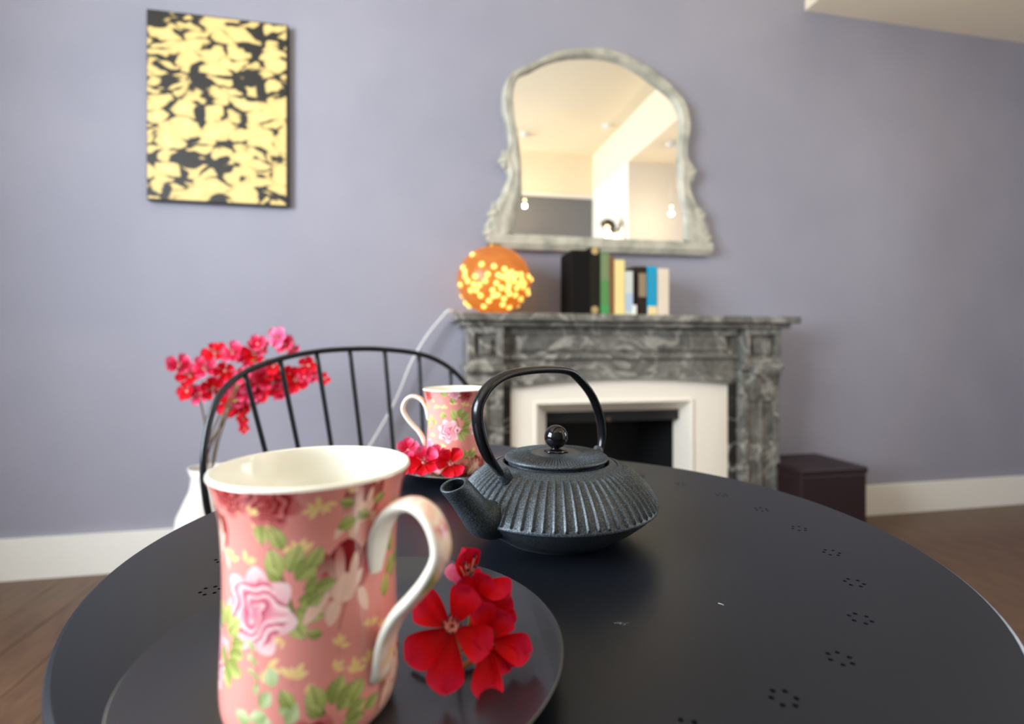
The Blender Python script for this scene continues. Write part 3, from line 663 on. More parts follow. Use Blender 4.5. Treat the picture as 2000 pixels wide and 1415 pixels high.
for (x, z, d_) in ((-42, 30, 100), (-47, 22, 60), (-40, 21, 20), (-51, 16, 160), (-45, 12, 90), (-37, 16, 60), (-52, 10, 200), (-44, 20, 200)): leaf(x, z, d_, 6, .45, True)
for k in range(8): leaf(-49.5+R.uniform(-1, 1), 45-2.6*k, R.choice([20, 160, 90]), 2.6, .5, True)
stem(-50, 46, -47, 24, (170, 110, 100), .25)
for (x, z, d_, L) in ((-29, 74, 60, 9), (-27, 66, 10, 8), (-30, 60, 30, 7), (-24, 48, 170, 6), (-38, 82, 115, 9), (-13, 97, 160, 6), (1, 98, 200, 6), (-35, 22, 120, 8), (-14, 18, 50, 9), (-8, 12, 20, 8)): leaf(x, z, d_, L*.8)
for (x, z, d_, s_) in ((-53, 76, 60, .9), (-38, 48, 200, .8), (-20, 33, 40, .8), (-5, 30, 100, .9), (-50, 96, 40, .8), (-16, 103, 20, .7), (3, 40, 90, .7)): sprig(x, z, d_, s_, 3)
# side seen on the far mug
for (x, z, d_, s) in ((58, 89, 80, 1.), (47, 84, 100, 1.), (72, 87, 70, 1.1), (36, 84, 100, 1.), (60, 31, 100, 1.1), (44, 36, 80, 1.1), (28, 48, 90, 1.), (83, 84, 60, 1.), (30, 92, 60, .9), (52, 30, 120, 1.), (84, 30, 80, 1.), (74, 28, 120, .9)):
    sprig(x, z, d_, s)
leafspray(62, 67, 1.15); rose(52.5, 56, 13.5, PINK, 31)
rose(72, 101, 8.5, RED2, 33); rose(60, 102, 6.5, PINK, 34); leaf(44, 103, -20, 7); leaf(58, 90, 100, 6); leaf(50, 74, 150, 7); leaf(46, 71, 120, 6); leaf(28, 66, 120, 8); leaf(30, 62, 60, 7); leaf(27, 60, 200, 6)
leafspray(76, 20, .85); rose(69, 6, 11, RED2, 35); rose(92, 60, 12, PINK, 36); bud(92, 90, 90, 12, RED); bud(88, 8, 90, 14, RED); rose(34, 16, 13, PINK, 37); leafspray(44, 20, .8)
rose(22, 100, 9, RED2, 38); rose(20, 34, 10, MAG, 39); leafspray(104, 40, .8); rose(104, 12, 10, RED2, 40); sprig(102, 80, 90); rose(-78, 34, 13, PINK, 41); leafspray(-70, 44, .9); bud(-72, 78, 90, 15, RED); sprig(-92, 60, 90); sprig(-62, 76, 90); rose(-96, 88, 12, PINK, 42); leafspray(-90, 96, .8); rose(-98, 14, 11, RED2, 43); sprig(-80, 8, 90)
MP = mat('mug_printed_glaze', (230, 150, 140), .13); ca_ = nd(MP, 'ShaderNodeVertexColor'); ca_.layer_name = 'print'; ln(MP, ca_.outputs['Color'], B(MP).inputs['Base Color'])
B(MP).inputs['Coat Weight'].default_value = .3; B(MP).inputs['Coat Roughness'].default_value = .05
def grid_mesh(name, nx, nz, co, colors=None, wrap=True):
    me = bpy.data.meshes.new(name); nxf = nx if wrap else nx-1; nf = nxf*(nz-1)
    me.vertices.add(nx*nz); me.vertices.foreach_set('co', co.astype(np.float32).ravel())
    i, j = np.meshgrid(np.arange(nxf), np.arange(nz-1)); i2 = (i+1) % nx
    q = np.stack([j*nx+i, j*nx+i2, (j+1)*nx+i2, (j+1)*nx+i], -1).reshape(-1)
    me.loops.add(nf*4); me.loops.foreach_set('vertex_index', q.astype(np.int32)); me.polygons.add(nf)
    me.polygons.foreach_set('loop_start', (np.arange(nf)*4).astype(np.int32)); me.polygons.foreach_set('use_smooth', np.ones(nf, bool)); me.update(calc_edges=True)
    if colors is not None:
        at = me.color_attributes.new('print', 'FLOAT_COLOR', 'POINT'); c4 = np.ones((nx*nz, 4), np.float32); c4[:, :3] = colors.reshape(-1, 3); at.data.foreach_set('color', c4.ravel())
    me.validate(); return me
# in the mug's own frame the handle points along +x; a>0 is counter-clockwise seen from above
rr = np.array([prof_r(z/1000) for z in zz]); th = aa/36.5
co = np.stack([rr[:, None]*np.cos(th)[None, :], rr[:, None]*np.sin(th)[None, :], np.repeat(zz[:, None]/1000, NA, 1)], -1)
mug_me = grid_mesh('mug_body', NA, NZ, co, IMG)
def mug(X, D, az_deg, label):
    c = TW(X, D, TZ+.0076)
    hd = RT*math.cos(math.radians(az_deg))-FW*math.sin(math.radians(az_deg))
    t = thing('floral_mug', c, label, 'mug', math.atan2(hd.y, hd.x), 'rose-patterned mugs')
    link('body', mug_me, MP, t)
    pr = [(.0422, .105), (.0420, .1062), (.0412, .1066), (.0404, .1058), (.0396, .1015), (.0378, .095), (.0352, .083), (.0343, .065), (.0345, .04), (.0348, .02), (.033, .009), (.028, .0045), (.001, .004)]
    V, F = lathe(pr, 96); link('inner_wall', mesh('iw', V, F, True), M['china'], t)
    V, F = lathe([(.001, .002), (.029, .002), (.031, .0), (.0325, .0)], 96); link('foot', mesh('ft', V, F, True), M['china'], t)
    # handle: outer face printed, inner white
    ks = [(.0345, .0655, .0045), (.0362, .074, .0058), (.0385, .083, .0066), (.0445, .0915, .0062), (.0535, .0955, .0058), (.0612, .0935, .0060), (.0665, .087, .0060), (.0682, .078, .0060), (.0632, .068, .0058), (.0555, .0585, .0055), (.0480, .0505, .0053), (.0430, .0425, .0055), (.0408, .0360, .0060), (.0396, .0300, .0062), (.0386, .0250, .0058), (.0368, .0215, .0050)]
    pth = catmull([V_((a, 0, b_)) for a, b_, _ in ks], 6); wd = catmull([V_((a[2], 0, 0)) for a in ks], 6); wd = [v.x for v in wd]
    n = 20; V = []; F = []; fc = []
    for i, p in enumerate(pth):
        tn = (pth[min(i+1, len(pth)-1)]-pth[max(i-1, 0)]).normalized(); nrm = V_((tn.z, 0, -tn.x))
        # nrm points to the outer side of the loop
        nrm = -nrm if nrm.dot(p-V_((.052, 0, .062))) < 0 else nrm
        if i and nrm.dot(pn) < 0: nrm = -nrm
        pn = nrm
        for k in range(n):
            q = 2*PI*k/n; V.append(p+V_((0, 1, 0))*math.cos(q)*wd[i]+nrm*math.sin(q)*.0029)
    for i in range(len(pth)-1):
        for k in range(n):
            k2 = (k+1) % n; F.append((i*n+k, i*n+k2, (i+1)*n+k2, (i+1)*n+k)); fc.append(1 if 2 <= k < 8 else 0)
    me = mesh('handle', V, F, True); me.materials.append(M['china']); me.materials.append(MH)
    me.polygons.foreach_set('material_index', fc)
    bm = bmesh.new(); bm.from_mesh(me); bmesh.ops.recalc_face_normals(bm, faces=bm.faces); bm.to_mesh(me); bm.free()
    link('handle', me, None, t); return t
MH = mat('handle_printed_glaze', (240, 200, 180), .14)
noise_ramp(MH, [(.30, (176, 60, 66)), (.40, (236, 176, 160)), (.52, (246, 226, 206)), (.60, (244, 200, 184)), (.66, (236, 206, 130)), (.74, (160, 170, 96))], 85, 2, .5)
mug(-.089, .230, 26, 'rose-patterned pink mug in the foreground, handle to the right, on the near plate')
mug(-.073, .664, 180, 'rose-patterned pink mug behind the teapot, handle to the left, on the far plate')
# ------------------------------------------------------------------ teapot
kc = TW(.0395, .46, TZ)
AZ = math.radians(46); sd = (RT*-math.cos(AZ)-FW*math.sin(AZ))
tp = thing('cast_iron_teapot', kc, 'black ribbed cast iron teapot with arched handle and ball knob on the table', 'teapot', math.atan2(sd.y, sd.x))
# body (local +x = spout side)
ctlT = [(.0500, .0), (.0520, .0018), (.0600, .0065), (.0720, .0140), (.0805, .0210), (.0860, .0262), (.0868, .0270), (.0886, .0283), (.0886, .0298), (.0876, .0318), (.0850, .0365), (.0800, .0435), (.0725, .0515), (.0640, .0580), (.0565, .0622), (.0545, .0632)]
dense = []
for i in range(len(ctlT)-1):
    for k in range(5): t = k/5; dense.append((ctlT[i][0]*(1-t)+ctlT[i+1][0]*t, ctlT[i][1]*(1-t)+ctlT[i+1][1]*t))
dense.append(ctlT[-1])
# smooth
for _ in range(2):
    dense = [dense[0]]+[((dense[i-1][0]+2*dense[i][0]+dense[i+1][0])/4, (dense[i-1][1]+2*dense[i][1]+dense[i+1][1])/4) for i in range(1, len(dense)-1)]+[dense[-1]]
NR = 66; per = 12; na = NR*per
arr = np.array(dense); dx = np.gradient(arr[:, 0]); dz = np.gradient(arr[:, 1]); ll = np.hypot(dx, dz); nx_, nz_ = dz/ll, -dx/ll
nx_, nz_ = np.abs(nx_)*np.sign(dz+1e-9), -dx/ll
ph = (np.arange(na) % per)/per
ribp = np.where(ph < .10, 1.0, np.where(ph < .26, 1-(ph-.10)/.16, 0))*1.0
ribp = np.where(ph > .92, (ph-.92)/.08, ribp); ribp = ribp-.10*np.sin(PI*np.clip((ph-.3)/.6, 0, 1))
rib_on = np.clip((arr[:, 1]-.0305)/.0015, 0, 1)*np.clip((.0615-arr[:, 1])/.002, 0, 1)
ang = np.arange(na)/na*2*PI
rad = arr[:, 0][:, None]+nx_[:, None]*rib_on[:, None]*ribp[None, :]*.0020
zz_ = arr[:, 1][:, None]+nz_[:, None]*rib_on[:, None]*ribp[None, :]*.0020
co = np.stack([rad*np.cos(ang)[None, :], rad*np.sin(ang)[None, :], zz_], -1)
link('body', grid_mesh('teapot_body', na, len(arr), co), M['iron'], tp)
V, F = lathe([(.0550, .0620), (.0525, .0638), (.0500, .0645), (.0480, .0652), (.0468, .0648), (.0468, .06)], 128); link('neck_ring', mesh('nr', V, F, True), M['iron'], tp)
V, F = lathe([(.001, .001), (.040, .001), (.0500, .0)], 96); link('base', mesh('bs', V, F, True), M['iron'], tp)
# lid
lidc = [(.0010, .0728), (.010, .0727), (.020, .0724), (.030, .0719), (.039, .0712), (.0442, .0702), (.0456, .0694), (.0462, .0683), (.0458, .0671), (.0445, .0665), (.043, .0663), (.043, .060)]
NL = 104; per = 8; na = NL*per; dl = []
for i in range(len(lidc)-1):
    for k in range(4): t = k/4; dl.append((lidc[i][0]*(1-t)+lidc[i+1][0]*t, lidc[i][1]*(1-t)+lidc[i+1][1]*t))
dl = np.array(dl); ph = (np.arange(na) % per)/per; rp = np.clip(1.2-np.abs(ph-.5)*5, 0, 1)
on = np.clip((dl[:, 0]-.022)/.004, 0, 1)*np.clip((.0450-dl[:, 0])/.0015, 0, 1)*(dl[:, 1] > .0696); ang = np.arange(na)/na*2*PI
co = np.stack([dl[:, 0][:, None]*np.cos(ang)[None, :], dl[:, 0][:, None]*np.sin(ang)[None, :], dl[:, 1][:, None]+on[:, None]*rp[None, :]*.0008], -1)
lid = link('lid', grid_mesh('lid', na, len(dl), co), M['iron'], tp)
prk = [(.001, .0732), (.0095, .0728), (.0102, .0738), (.0078, .0750), (.0045, .0754), (.0042, .0765), (.0065, .078)]
V, F = lathe(prk, 40); V = [(x*(1+.1*math.cos(6*math.atan2(y, x))*(z < .0750)), y*(1+.1*math.cos(6*math.atan2(y, x))*(z < .0750)), z) for x, y, z in V]
link('knob_base', mesh('kb', V, F, True), M['iron_smooth'], lid)
bm = bmesh.new(); bmesh.ops.create_uvsphere(bm, u_segments=40, v_segments=24, radius=.0106); link('knob', bmfin(bm, 'kn', True), M['knob'], lid, (0, 0, .0862))
# spout: outer and inner wall
sp = [(.070, .0300, .0140), (.080, .0310, .0150), (.090, .0350, .0142), (.0985, .0430, .0122), (.1065, .0525, .0110), (.1140, .0610, .0104), (.1185, .0655, .0102)]
pth = catmull([V_((a, 0, b_)) for a, b_, _ in sp], 6); rd = [v.x for v in catmull([V_((a[2], 0, 0)) for a in sp], 6)]
ptt = pth+[pth[-1]+V_((.0006, 0, .0006)), pth[-1]+V_((-.0, 0, .0004))]+list(reversed(pth))
rdd = rd+[rd[-1]-.0006, rd[-1]-.0018]+[max(.004, r-.0022) for r in reversed(rd)]
def ring_tube(pts, rads, dirs, n=28):
    V = []; F = []
    for p, r_, tn in zip(pts, rads, dirs):
        a = V_((0, 1, 0)); b_ = tn.cross(a).normalized()
        for k in range(n): q = 2*PI*k/n; V.append(p+a*math.cos(q)*r_+b_*math.sin(q)*r_)
    for i in range(len(pts)-1):
        for k in range(n): k2 = (k+1) % n; F.append((i*n+k, i*n+k2, (i+1)*n+k2, (i+1)*n+k))
    return V, F
dr = [(pth[min(i+1, len(pth)-1)]-pth[max(i-1, 0)]).normalized() for i in range(len(pth))]
# the mouth is cut nearly level
m_dir = V_((.25, 0, 1)).normalized()
for i in range(len(dr)-8, len(dr)): t = (i-(len(dr)-8))/7; dr[i] = (dr[i]*(1-t*.8)+m_dir*t*.8).normalized()
V, F = ring_tube(ptt, rdd, dr+[dr[-1], dr[-1]]+list(reversed(dr)))
bm = bmesh.new(); vs = [bm.verts.new(v) for v in V]
for f in F: bm.faces.new([vs[i] for i in f])
link('spout', bmfin(bm, 'spout', True), M['iron'], tp)
# lugs
for s in (1, -1):
    pts = catmull([V_((s*.060, 0, .054)), V_((s*.064, 0, .0608)), V_((s*.067, 0, .0655)), V_((s*.0685, 0, .0678))], 4)
    V, F = sweep(pts, [.0068, .0064, .0061, .006, .006, .006, .006, .006, .0058, .0056, .005, .004, .0022][:len(pts)], 16, side=(0, 1, 0), flat=.75); link('lug', mesh('lug', V, F, True), M['iron'], tp)
# handle: s along local x (spout side positive)
hk = [(.0690, .0635), (.0722, .0675), (.0828, .0800), (.0909, .0950), (.0950, .1113), (.0930, .1245), (.0800, .1378), (.0568, .1452), (.0200, .1472), (-.0148, .1450), (-.0338, .1368), (-.0550, .1195), (-.0690, .0975), (-.0725, .0800), (-.0712, .0690), (-.0682, .0635)]
pth = catmull([V_((a, 0, b_)) for a, b_ in hk], 8); m_ = len(pth)
rd = [.0020+(.0019-.0009*i/m_)*min(1, min(i, m_-1-i)/18) for i in range(m_)]
tube('handle', pth, rd, M['iron_smooth'], tp, 16, side=(0, 1, 0), flat=1.55)
# ------------------------------------------------------------------ blossoms
def petal_mesh(name, L, W_, cup=.25, curl=.2, wav=.04, n=12, m_=9):
    V = []; F = []
    for i in range(n+1):
        t = i/n; wd = W_*(.10+.90*math.sin(min(1, t*1.15)**1.05*PI*.5))*(1-max(0, (t-.72)/.28)**2.2*.92)
        for j in range(m_):
            v = (j/(m_-1)-.5)*2
            x = L*(t-.07*max(0, (t-.8)/.2)*(1-abs(v))**2); y = v*wd*.5
            z = cup*L*(t**1.3)*.5 + cup*W_*.7*(v*v)*t + curl*L*(-(t**3))*.5 + wav*L*math.sin(v*5+t*4)*t
            V.append((x, y, z))
    for i in range(n):
        for j in range(m_-1): F.append((i*m_+j, i*m_+j+1, (i+1)*m_+j+1, (i+1)*m_+j))
    return mesh(name, V, F, True)
def petal_mat(name, base, tip, sub=.15):
    m = mat(name, base, .6, 0, .12)
    tc = nd(m, 'ShaderNodeTexCoord'); sx = nd(m, 'ShaderNodeSeparateXYZ'); ln(m, tc.outputs['Generated'], sx.inputs[0])
    nz = nd(m, 'ShaderNodeTexNoise'); nz.inputs['Scale'].default_value = 6; ln(m, tc.outputs['Generated'], nz.inputs['Vector'])
    ad = nd(m, 'ShaderNodeMath', operation='MULTIPLY_ADD'); ad.inputs[1].default_value = .35; ln(m, nz.outputs['Fac'], ad.inputs[0]); ln(m, sx.outputs[0], ad.inputs[2])
    cr = nd(m, 'ShaderNodeValToRGB'); e = cr.color_ramp.elements; e[0].position = .25; e[0].color = lin(tuple(int(c*.8) for c in base)); e[1].position = .75; e[1].color = lin(base); e.new(1.12 if False else 1.0).color = lin(base)
    e[2].position = 1.0; e[2].color = lin(tip); ln(m, ad.outputs[0], cr.inputs[0]); ln(m, cr.outputs[0], B(m).inputs['Base Color'])
    t = m.node_tree.nodes.new('ShaderNodeBsdfTranslucent'); ms = m.node_tree.nodes.new('ShaderNodeMixShader'); ms.inputs[0].default_value = .25
    ln(m, cr.outputs[0], t.inputs[0]); ln(m, B(m).outputs[0], ms.inputs[1]); ln(m, t.outputs[0], ms.inputs[2]); ln(m, ms.outputs[0], m.node_tree.nodes['Material Output'].inputs[0])
    return m
PM = {'red': petal_mat('petal_red', (220, 3, 16), (222, 30, 66)), 'pink': petal_mat('petal_pink', (240, 96, 150), (250, 150, 184)), 'rose': petal_mat('petal_rose', (226, 30, 76), (240, 110, 150))}
STM = mat('stamen_pink', (238, 170, 158), .6); ANM = mat('anther_dark', (60, 24, 26), .7); GRN = mat('stem_green', (136, 140, 70), .6); CAL = mat('calyx_olive', (150, 120, 60), .6)
PMESH = {}
def pm(kind, cup, curl, var):
    k = (kind, cup, curl, var)
    if k not in PMESH:
        me = petal_mesh('petal', 1.0, .93, cup, curl, .03+.02*var); me.materials.append(PM[kind]); PMESH[k] = me
    return PMESH[k]
def stamen_mesh(seed, n=14, L=.5):
    r_ = random.Random(seed); V = []; F = []; mi_ = []
    for k in range(n):
        a = 2*PI*k/n+r_.uniform(-.2, .2); tl = r_.uniform(.12, .5); p1 = V_((math.cos(a)*tl*L, math.sin(a)*tl*L, L*r_.uniform(.7, 1.05)))
        v, f = sweep([V_((0, 0, .02)), p1*.55+V_((0, 0, .04)), p1], .018, 5); n0 = len(V); V += v; F += [tuple(i+n0 for i in q) for q in f]; mi_ += [0]*len(f)
        s = .042; n0 = len(V); V += [p1+V_(d)*s for d in ((1, 0, 0), (-1, 0, 0), (0, 1, 0), (0, -1, 0), (0, 0, 1), (0, 0, -1))]
        ff = [(0, 2, 4), (2, 1, 4), (1, 3, 4), (3, 0, 4), (2, 0, 5), (1, 2, 5), (3, 1, 5), (0, 3, 5)]; F += [tuple(i+n0 for i in q) for q in ff]; mi_ += [1]*8
    me = mesh('stamens', V, F); me.materials.append(STM); me.materials.append(ANM); me.polygons.foreach_set('material_index', mi_); return me
SMESH = [stamen_mesh(s) for s in range(3)]
bm = bmesh.new(); bmesh.ops.create_uvsphere(bm, u_segments=14, v_segments=8, radius=.16)
for v in bm.verts: v.co.z = v.co.z*.5-.02
CALM = bmfin(bm, 'blossom', True); CALM.materials.append(mat('blossom_heart', (236, 150, 140), .6))
bm = bmesh.new(); bmesh.ops.create_uvsphere(bm, u_segments=14, v_segments=8, radius=.16)
for v in bm.verts: v.co.z = v.co.z*.5-.02
def blossom(parent, loc, nrm, up, size, kind='red', petals=None, st=True, cup=.35, curl=.25):
    """loc,nrm,up in the parent's frame; petals = list of (angle deg, scale, tilt)"""
    z = V_(nrm).normalized(); x = V_(up); x = (x-z*x.dot(z)).normalized(); y = z.cross(x)
    m4 = Matrix((x, y, z)).transposed().to_4x4()
    o = link('blossom', CALM, None, parent); o.matrix_local = Matrix.Translation(loc) @ m4 @ Matrix.Scale(size, 4)
    if petals is None: petals = [(k*72+R.uniform(-8, 8), R.uniform(.9, 1.08), R.uniform(-.1, .15)) for k in range(5)]
    for q in petals:
        a, s, tl = q[:3]; kd = q[3] if len(q) > 3 else kind
        p = link('petal', pm(kd, cup, curl, R.randint(0, 1)), None, o)
        p.matrix_local = Matrix.Rotation(math.radians(a), 4, 'Z') @ Matrix.Translation((.06, 0, 0)) @ Matrix.Rotation(-tl, 4, 'Y') @ Matrix.Diagonal((s, min(s, .9+.1*s), s, 1))
    if st:
        q = link('stamens', SMESH[R.randint(0, 2)], None, o)
        if st is not True and st > 1: q.scale = (st,)*3
    return o
UP = V_((0, 0, 1))
def toward(p, tx=0, tz=0): return ((V_((0, 0, CZ))-p).normalized()+RT*tx+UP*tz).normalized()
# sprig on the near plate.  angle 0 = up in the picture, positive = towards the left
s0 = P(900, 1290, .262); s0.z = TZ+.0085
sg = thing('blossom_sprig', (s0.x, s0.y, s0.z), 'red silk blossom sprig lying on the near plate beside the mug', 'flower', 0, 'red blossoms on the plates')
def bl(px, py, D, nt_, size, petals, **k):
    p = P(px, py, D); n_ = toward(p, *nt_); u_ = UP if abs(n_.z) < .9 else FW
    r_ = n_.cross(UP).normalized(); u_ = r_.cross(n_)
    return blossom(sg, p-sg.location, n_, u_, size, petals=petals, **k)
bl(882, 1226, .245, (0, .30), .0185, [(58, 1.15, .32), (-30, 1.0, .15), (124, 1.28, -.02), (172, 1.42, -.12), (238, 1.10, -.05)], cup=.28)
bl(950, 1252, .250, (.30, .20), .0160, [(-52, .95, .30), (12, 1.15, .45), (-118, 1.30, .05), (165, 1.55, -.05), (215, 1.0, -.1), (88, .7, .7)], cup=.42, st=True)
bl(914, 1142, .272, (.10, 2.2), .0180, [(25, 1.15, 1.2), (75, .75, .35, 'pink'), (-75, .5, .6), (-125, 1.30, -.05), (170, 1.0, -.25)], cup=.42, st=1.75)
bl(958, 1204, .266, (.45, .45), .0135, [(10, .9, .5), (-62, .95, .3), (-125, .9, .1), (65, 1, .2), (150, 1, .1)], cup=.5, st=False)
bl(922, 1178, .262, (.0, .15), .0150, [(20, .9, .35), (-40, 1.0, .2), (-150, 1.0, .1), (120, .8, .3)], cup=.45, st=False)
loc = lambda px, py, D: P(px, py, D)-sg.location
zfix = lambda v, z: V_((v.x, v.y, z))
tube('stem', catmull([loc(920, 1160, .272), loc(918, 1215, .268), loc(905, 1265, .262), zfix(loc(885, 1285, .262), .002), zfix(loc(838, 1296, .25), .0015), zfix(loc(805, 1285, .255), .0012)], 5), .0012, GRN, sg, 8)
tube('stem', catmull([loc(884, 1230, .249), loc(893, 1262, .258), zfix(loc(900, 1300, .258), .002)], 5), .0011, GRN, sg, 8)
tube('stem', catmull([loc(948, 1268, .252), loc(925, 1290, .256), zfix(loc(900, 1312, .250), .0015), zfix(loc(893, 1330, .246), .0015)], 5), .0013, mat('stem_yellow', (206, 140, 40), .5), sg, 8)
# blossoms on the far plate
s1 = P(850, 915, .60); s1.z = TZ+.0095
far = thing('blossom_sprig', (s1.x, s1.y, s1.z), 'red silk blossom sprig in front of the far mug', 'flower', 0, 'red blossoms on the plates')
sg = far
bl(880, 906, .602, (0, .15), .0172, [(32, 1.0, .2), (-34, 1.15, .2), (90, 1.05, .2), (165, 1.0, .1), (225, 1.05, .1)], cup=.35)
bl(828, 903, .605, (-.1, .3), .0185, [(20, 1.0, .25, 'rose'), (-50, 1.1, .25, 'rose'), (100, 1, .1), (170, .9, 0), (235, 1., .1)], cup=.4)
bl(800, 908, .612, (-.3, .4), .016, [(10, 1.0, .3, 'rose'), (80, 1, .3), (150, 1, .1), (225, 1, .1), (-60, 1, .1)], cup=.45)
bl(797, 880, .655, (-.3, .7), .0150, [(0, 1.0, .3, 'rose'), (72, 1, .3, 'rose'), (144, 1, .1), (216, 1, .1), (-72, 1, .1, 'rose')], cup=.45, st=False)
bl(852, 893, .614, (.1, .7), .0140, [(0, 1.0, .3, 'rose'), (72, 1, .3, 'pink'), (144, 1, .1), (216, 1, .1), (-72, 1, .1, 'rose')], cup=.45, st=False)
loc = lambda px, py, D: P(px, py, D)-far.location
tube('stem', catmull([loc(880, 908, .606), zfix(loc(855, 915, .612), .004), loc(828, 908, .612), loc(800, 910, .618), loc(797, 886, .65)], 5), .0012, GRN, far, 8)
# ------------------------------------------------------------------ chair
ch0 = TW(-.27, .98, 0)
ch = thing('spindle_chair', ch0, 'black metal spindle-back chair with curved hoop behind the table', 'chair')
Lc = lambda v: v-ch0
hp = [(418, 1040, .87), (400, 960, .86), (399, 880, .865), (422, 785, .90), (470, 733, .95), (545, 702, 1.01), (620, 687, 1.06), (690, 682, 1.10), (750, 683, 1.13), (820, 692, 1.16), (868, 712, 1.18), (905, 745, 1.19), (935, 795, 1.18), (950, 860, 1.16), (950, 930, 1.13)]
hoop = [Lc(P(*a)) for a in hp]; zst = .455
e0, e1 = TW(-.462, .88, zst)-ch0, TW(-.068, .985, zst)-ch0
hoop = [e0]+hoop[:-1]+[(hoop[-1]*.6+e1*.4)+V_((0, 0, .06)), e1]
tube('hoop', catmull(hoop, 8), .0055, M['chair'], ch, 12)
spn = [(478, 727, .957, 575, 1.00), (547, 703, 1.012, 626, 1.03), (618, 688, 1.06, 680, 1.05), (683, 683, 1.097, 729, 1.065), (751, 684, 1.13, 785, 1.075), (818, 692, 1.158, 836, 1.075), (880, 719, 1.184, 880, 1.07), (925, 774, 1.184, 915, 1.06)]
bots = []
for (px, py, D, bx, bD) in spn:
    a = Lc(P(px, py, D)); b_ = TW((bx-1000)/1000*bD, bD, zst)-ch0; bots.append(b_)
    mid = (a+b_)/2+FW*.006
    tube('spindle', catmull([a, mid, b_], 8), .0047, M['chair'], ch, 10)
# seat
sc_ = TW(-.262, .93, 0)-ch0; N = 48; V = []
for (r_, z) in ((.0, zst+.012), (.17, zst+.014), (.2, zst+.006), (.205, zst-.004), (.2, zst-.014), (.0, zst-.014)):
    for k in range(N): a = 2*PI*k/N; V.append(sc_+V_((max(r_, .001)*math.cos(a)*1.14, max(r_, .001)*math.sin(a), z)))
F = [(i*N+k, i*N+(k+1) % N, (i+1)*N+(k+1) % N, (i+1)*N+k) for i in range(5) for k in range(N)]
link('seat', mesh('seat', V, F, True), M['seat'], ch)
for (ax, ay) in ((1, 1), (1, -1), (-1, 1), (-1, -1)):
    tube('leg', [sc_+V_((ax*.13, ay*.12, zst-.012)), sc_+V_((ax*.19, ay*.18, .006))], [.011, .008], M['chair'], ch, 12)
for s in (1, -1): tube('stretcher', [sc_+V_((s*.17, -.155, .17)), sc_+V_((s*.17, .155, .17))], .006, M['chair'], ch, 8)
# ------------------------------------------------------------------ bouquet in a floor vase behind the chair
vb = P(405, 1000, 1.62); vase = thing('floor_vase', (vb.x, vb.y, 0), 'tall white floor vase behind the black chair holding blossom branches', 'vase')
V, F = lathe([(.001, .004), (.07, .004), (.075, 0), (.082, .02), (.10, .14), (.105, .25), (.085, .38), (.05, .46), (.045, .50), (.055, .53), (.05, .528), (.04, .50), (.045, .45), (.08, .37), (.09, .2), (.07, .03), (.001, .03)], 56)
link('vase_body', mesh('vs', V, F, True), mat('vase_white', (216, 210, 204), .3), vase)
base = V_((vb.x, vb.y, .5))
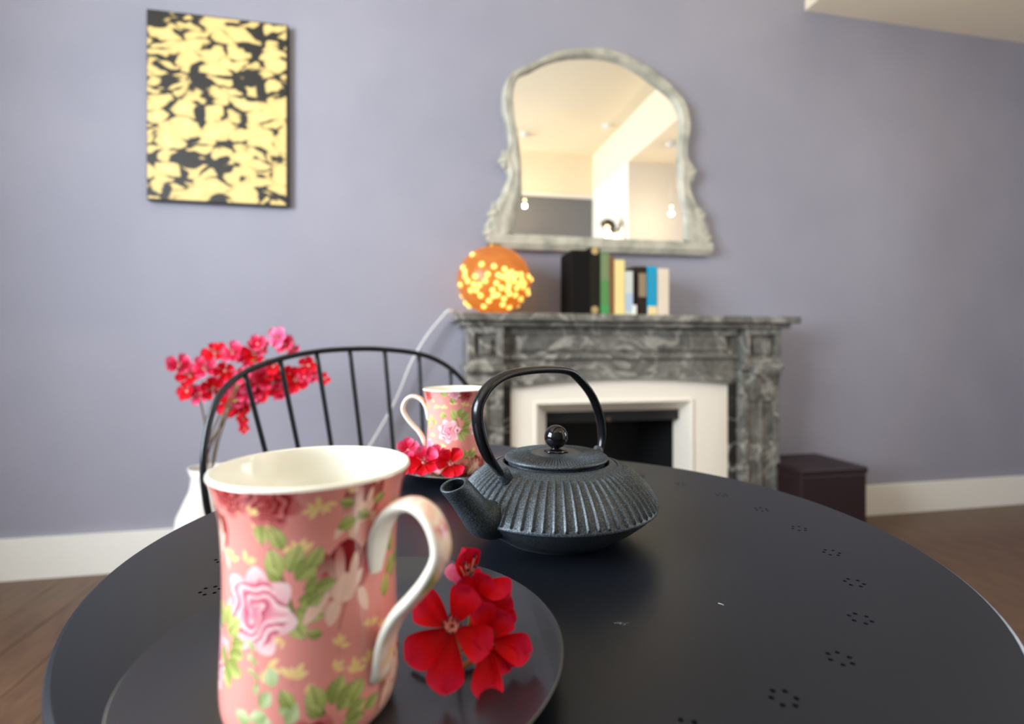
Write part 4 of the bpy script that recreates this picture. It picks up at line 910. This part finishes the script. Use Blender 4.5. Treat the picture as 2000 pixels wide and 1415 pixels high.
# each branch: end pixel, depth, blossoms list (px,py,D,size,kind)
BR = [
 ('blossom branch reaching highest, with a bright pink bloom at its tip, above the chair hoop', [(415, 880), (455, 780), (500, 700), (545, 655), (572, 690)],
  [(545, 660, .034, 'pink'), (556, 673, .030, 'rose'), (572, 684, .020, 'rose'), (503, 672, .026, 'rose')]),
 ('blossom branch with deep red flowers crossing just under the left of the chair hoop', [(412, 880), (440, 800), (475, 730), (497, 685), (505, 665)],
  [(497, 690, .036, 'red'), (513, 680, .026, 'rose'), (480, 705, .026, 'rose'), (475, 735, .026, 'rose'), (455, 690, .034, 'rose'), (440, 725, .030, 'red')]),
 ('blossom branch arching farthest right through the chair spindles', [(412, 890), (450, 800), (510, 745), (575, 738), (605, 715), (634, 742)],
  [(603, 714, .030, 'red'), (578, 742, .038, 'red'), (566, 730, .026, 'red'), (612, 735, .020, 'rose'), (634, 740, .019, 'red'), (563, 757, .024, 'rose'), (534, 716, .026, 'red'), (595, 737, .022, 'rose')]),
 ('blossom branch massed with pink and red flowers between the left chair spindles', [(410, 890), (440, 820), (480, 770), (520, 745), (540, 750)],
  [(520, 742, .046, 'rose'), (534, 748, .040, 'red'), (505, 757, .036, 'rose'), (492, 748, .038, 'rose'), (515, 768, .032, 'red'), (545, 762, .024, 'rose'), (480, 765, .036, 'rose'), (500, 775, .026, 'pink'), (535, 730, .026, 'red'), (547, 772, .018, 'rose')]),
 ('blossom branch drooping lowest at the left of the bouquet', [(408, 890), (425, 820), (455, 770), (476, 790), (478, 825)],
  [(472, 770, .044, 'rose'), (484, 782, .034, 'red'), (476, 800, .028, 'red'), (476, 820, .022, 'red'), (462, 745, .034, 'rose'), (450, 790, .036, 'red'), (478, 838, .016, 'red'), (490, 765, .028, 'pink')]),
 ('blossom branch leaning left away from the chair', [(405, 890), (395, 800), (370, 740), (345, 715)],
  [(372, 735, .036, 'red'), (350, 715, .034, 'rose'), (392, 770, .032, 'rose'), (365, 765, .030, 'red'), (400, 720, .036, 'rose'), (420, 690, .034, 'red'), (415, 760, .034, 'red')])]
LFM = mat('leaf_green', (150, 164, 70), .6); lfme = petal_mesh('leaf', 1, .4, .2, .3); lfme.materials.append(LFM)
for bi, (lab, pth_, bls) in enumerate(BR):
    Db = 1.56+.02*bi
    br = thing('blossom_branch', base, lab, 'flower branch', 0, 'red blossom branches in the floor vase')
    ofs = V_((.018*math.cos(bi*1.05), .018*math.sin(bi*1.05), 0))
    pts = [ofs*.6+V_((0, 0, -.25)), ofs+V_((0, 0, .035))]+[P(a, b_, Db)-base for a, b_ in pth_[1:]]
    path = catmull(pts, 6); tube('twig', path, .0028, mat('twig_brown', (104, 84, 58), .7), br, 7)
    for (px, py, s, kd) in bls:
        p = P(px, py, Db-.02)-base; near = min(path, key=lambda v: (v-p).length)
        n_ = V_((R.uniform(-.6, .6), -1, R.uniform(-.2, .7))).normalized()
        if (near-p).length > .012: tube('twig', [near, (near+p)/2+V_((0, .006, 0)), p+V_((0, .003, 0))], .0014, GRN, br, 5)
        blossom(br, p, n_, (R.uniform(-.5, .5), 0, 1), s*.66*Db, kind=kd, st=(s > .03), cup=.4, curl=.3)
    for k in range(4):
        q = path[int(len(path)*(.45+.13*k))]; o = link('leaf', lfme, None, br); o.location = q; o.scale = (.035,)*3; o.rotation_euler = (R.uniform(-.6, .6), R.uniform(-1, .6), R.uniform(-1.5, 1.5))
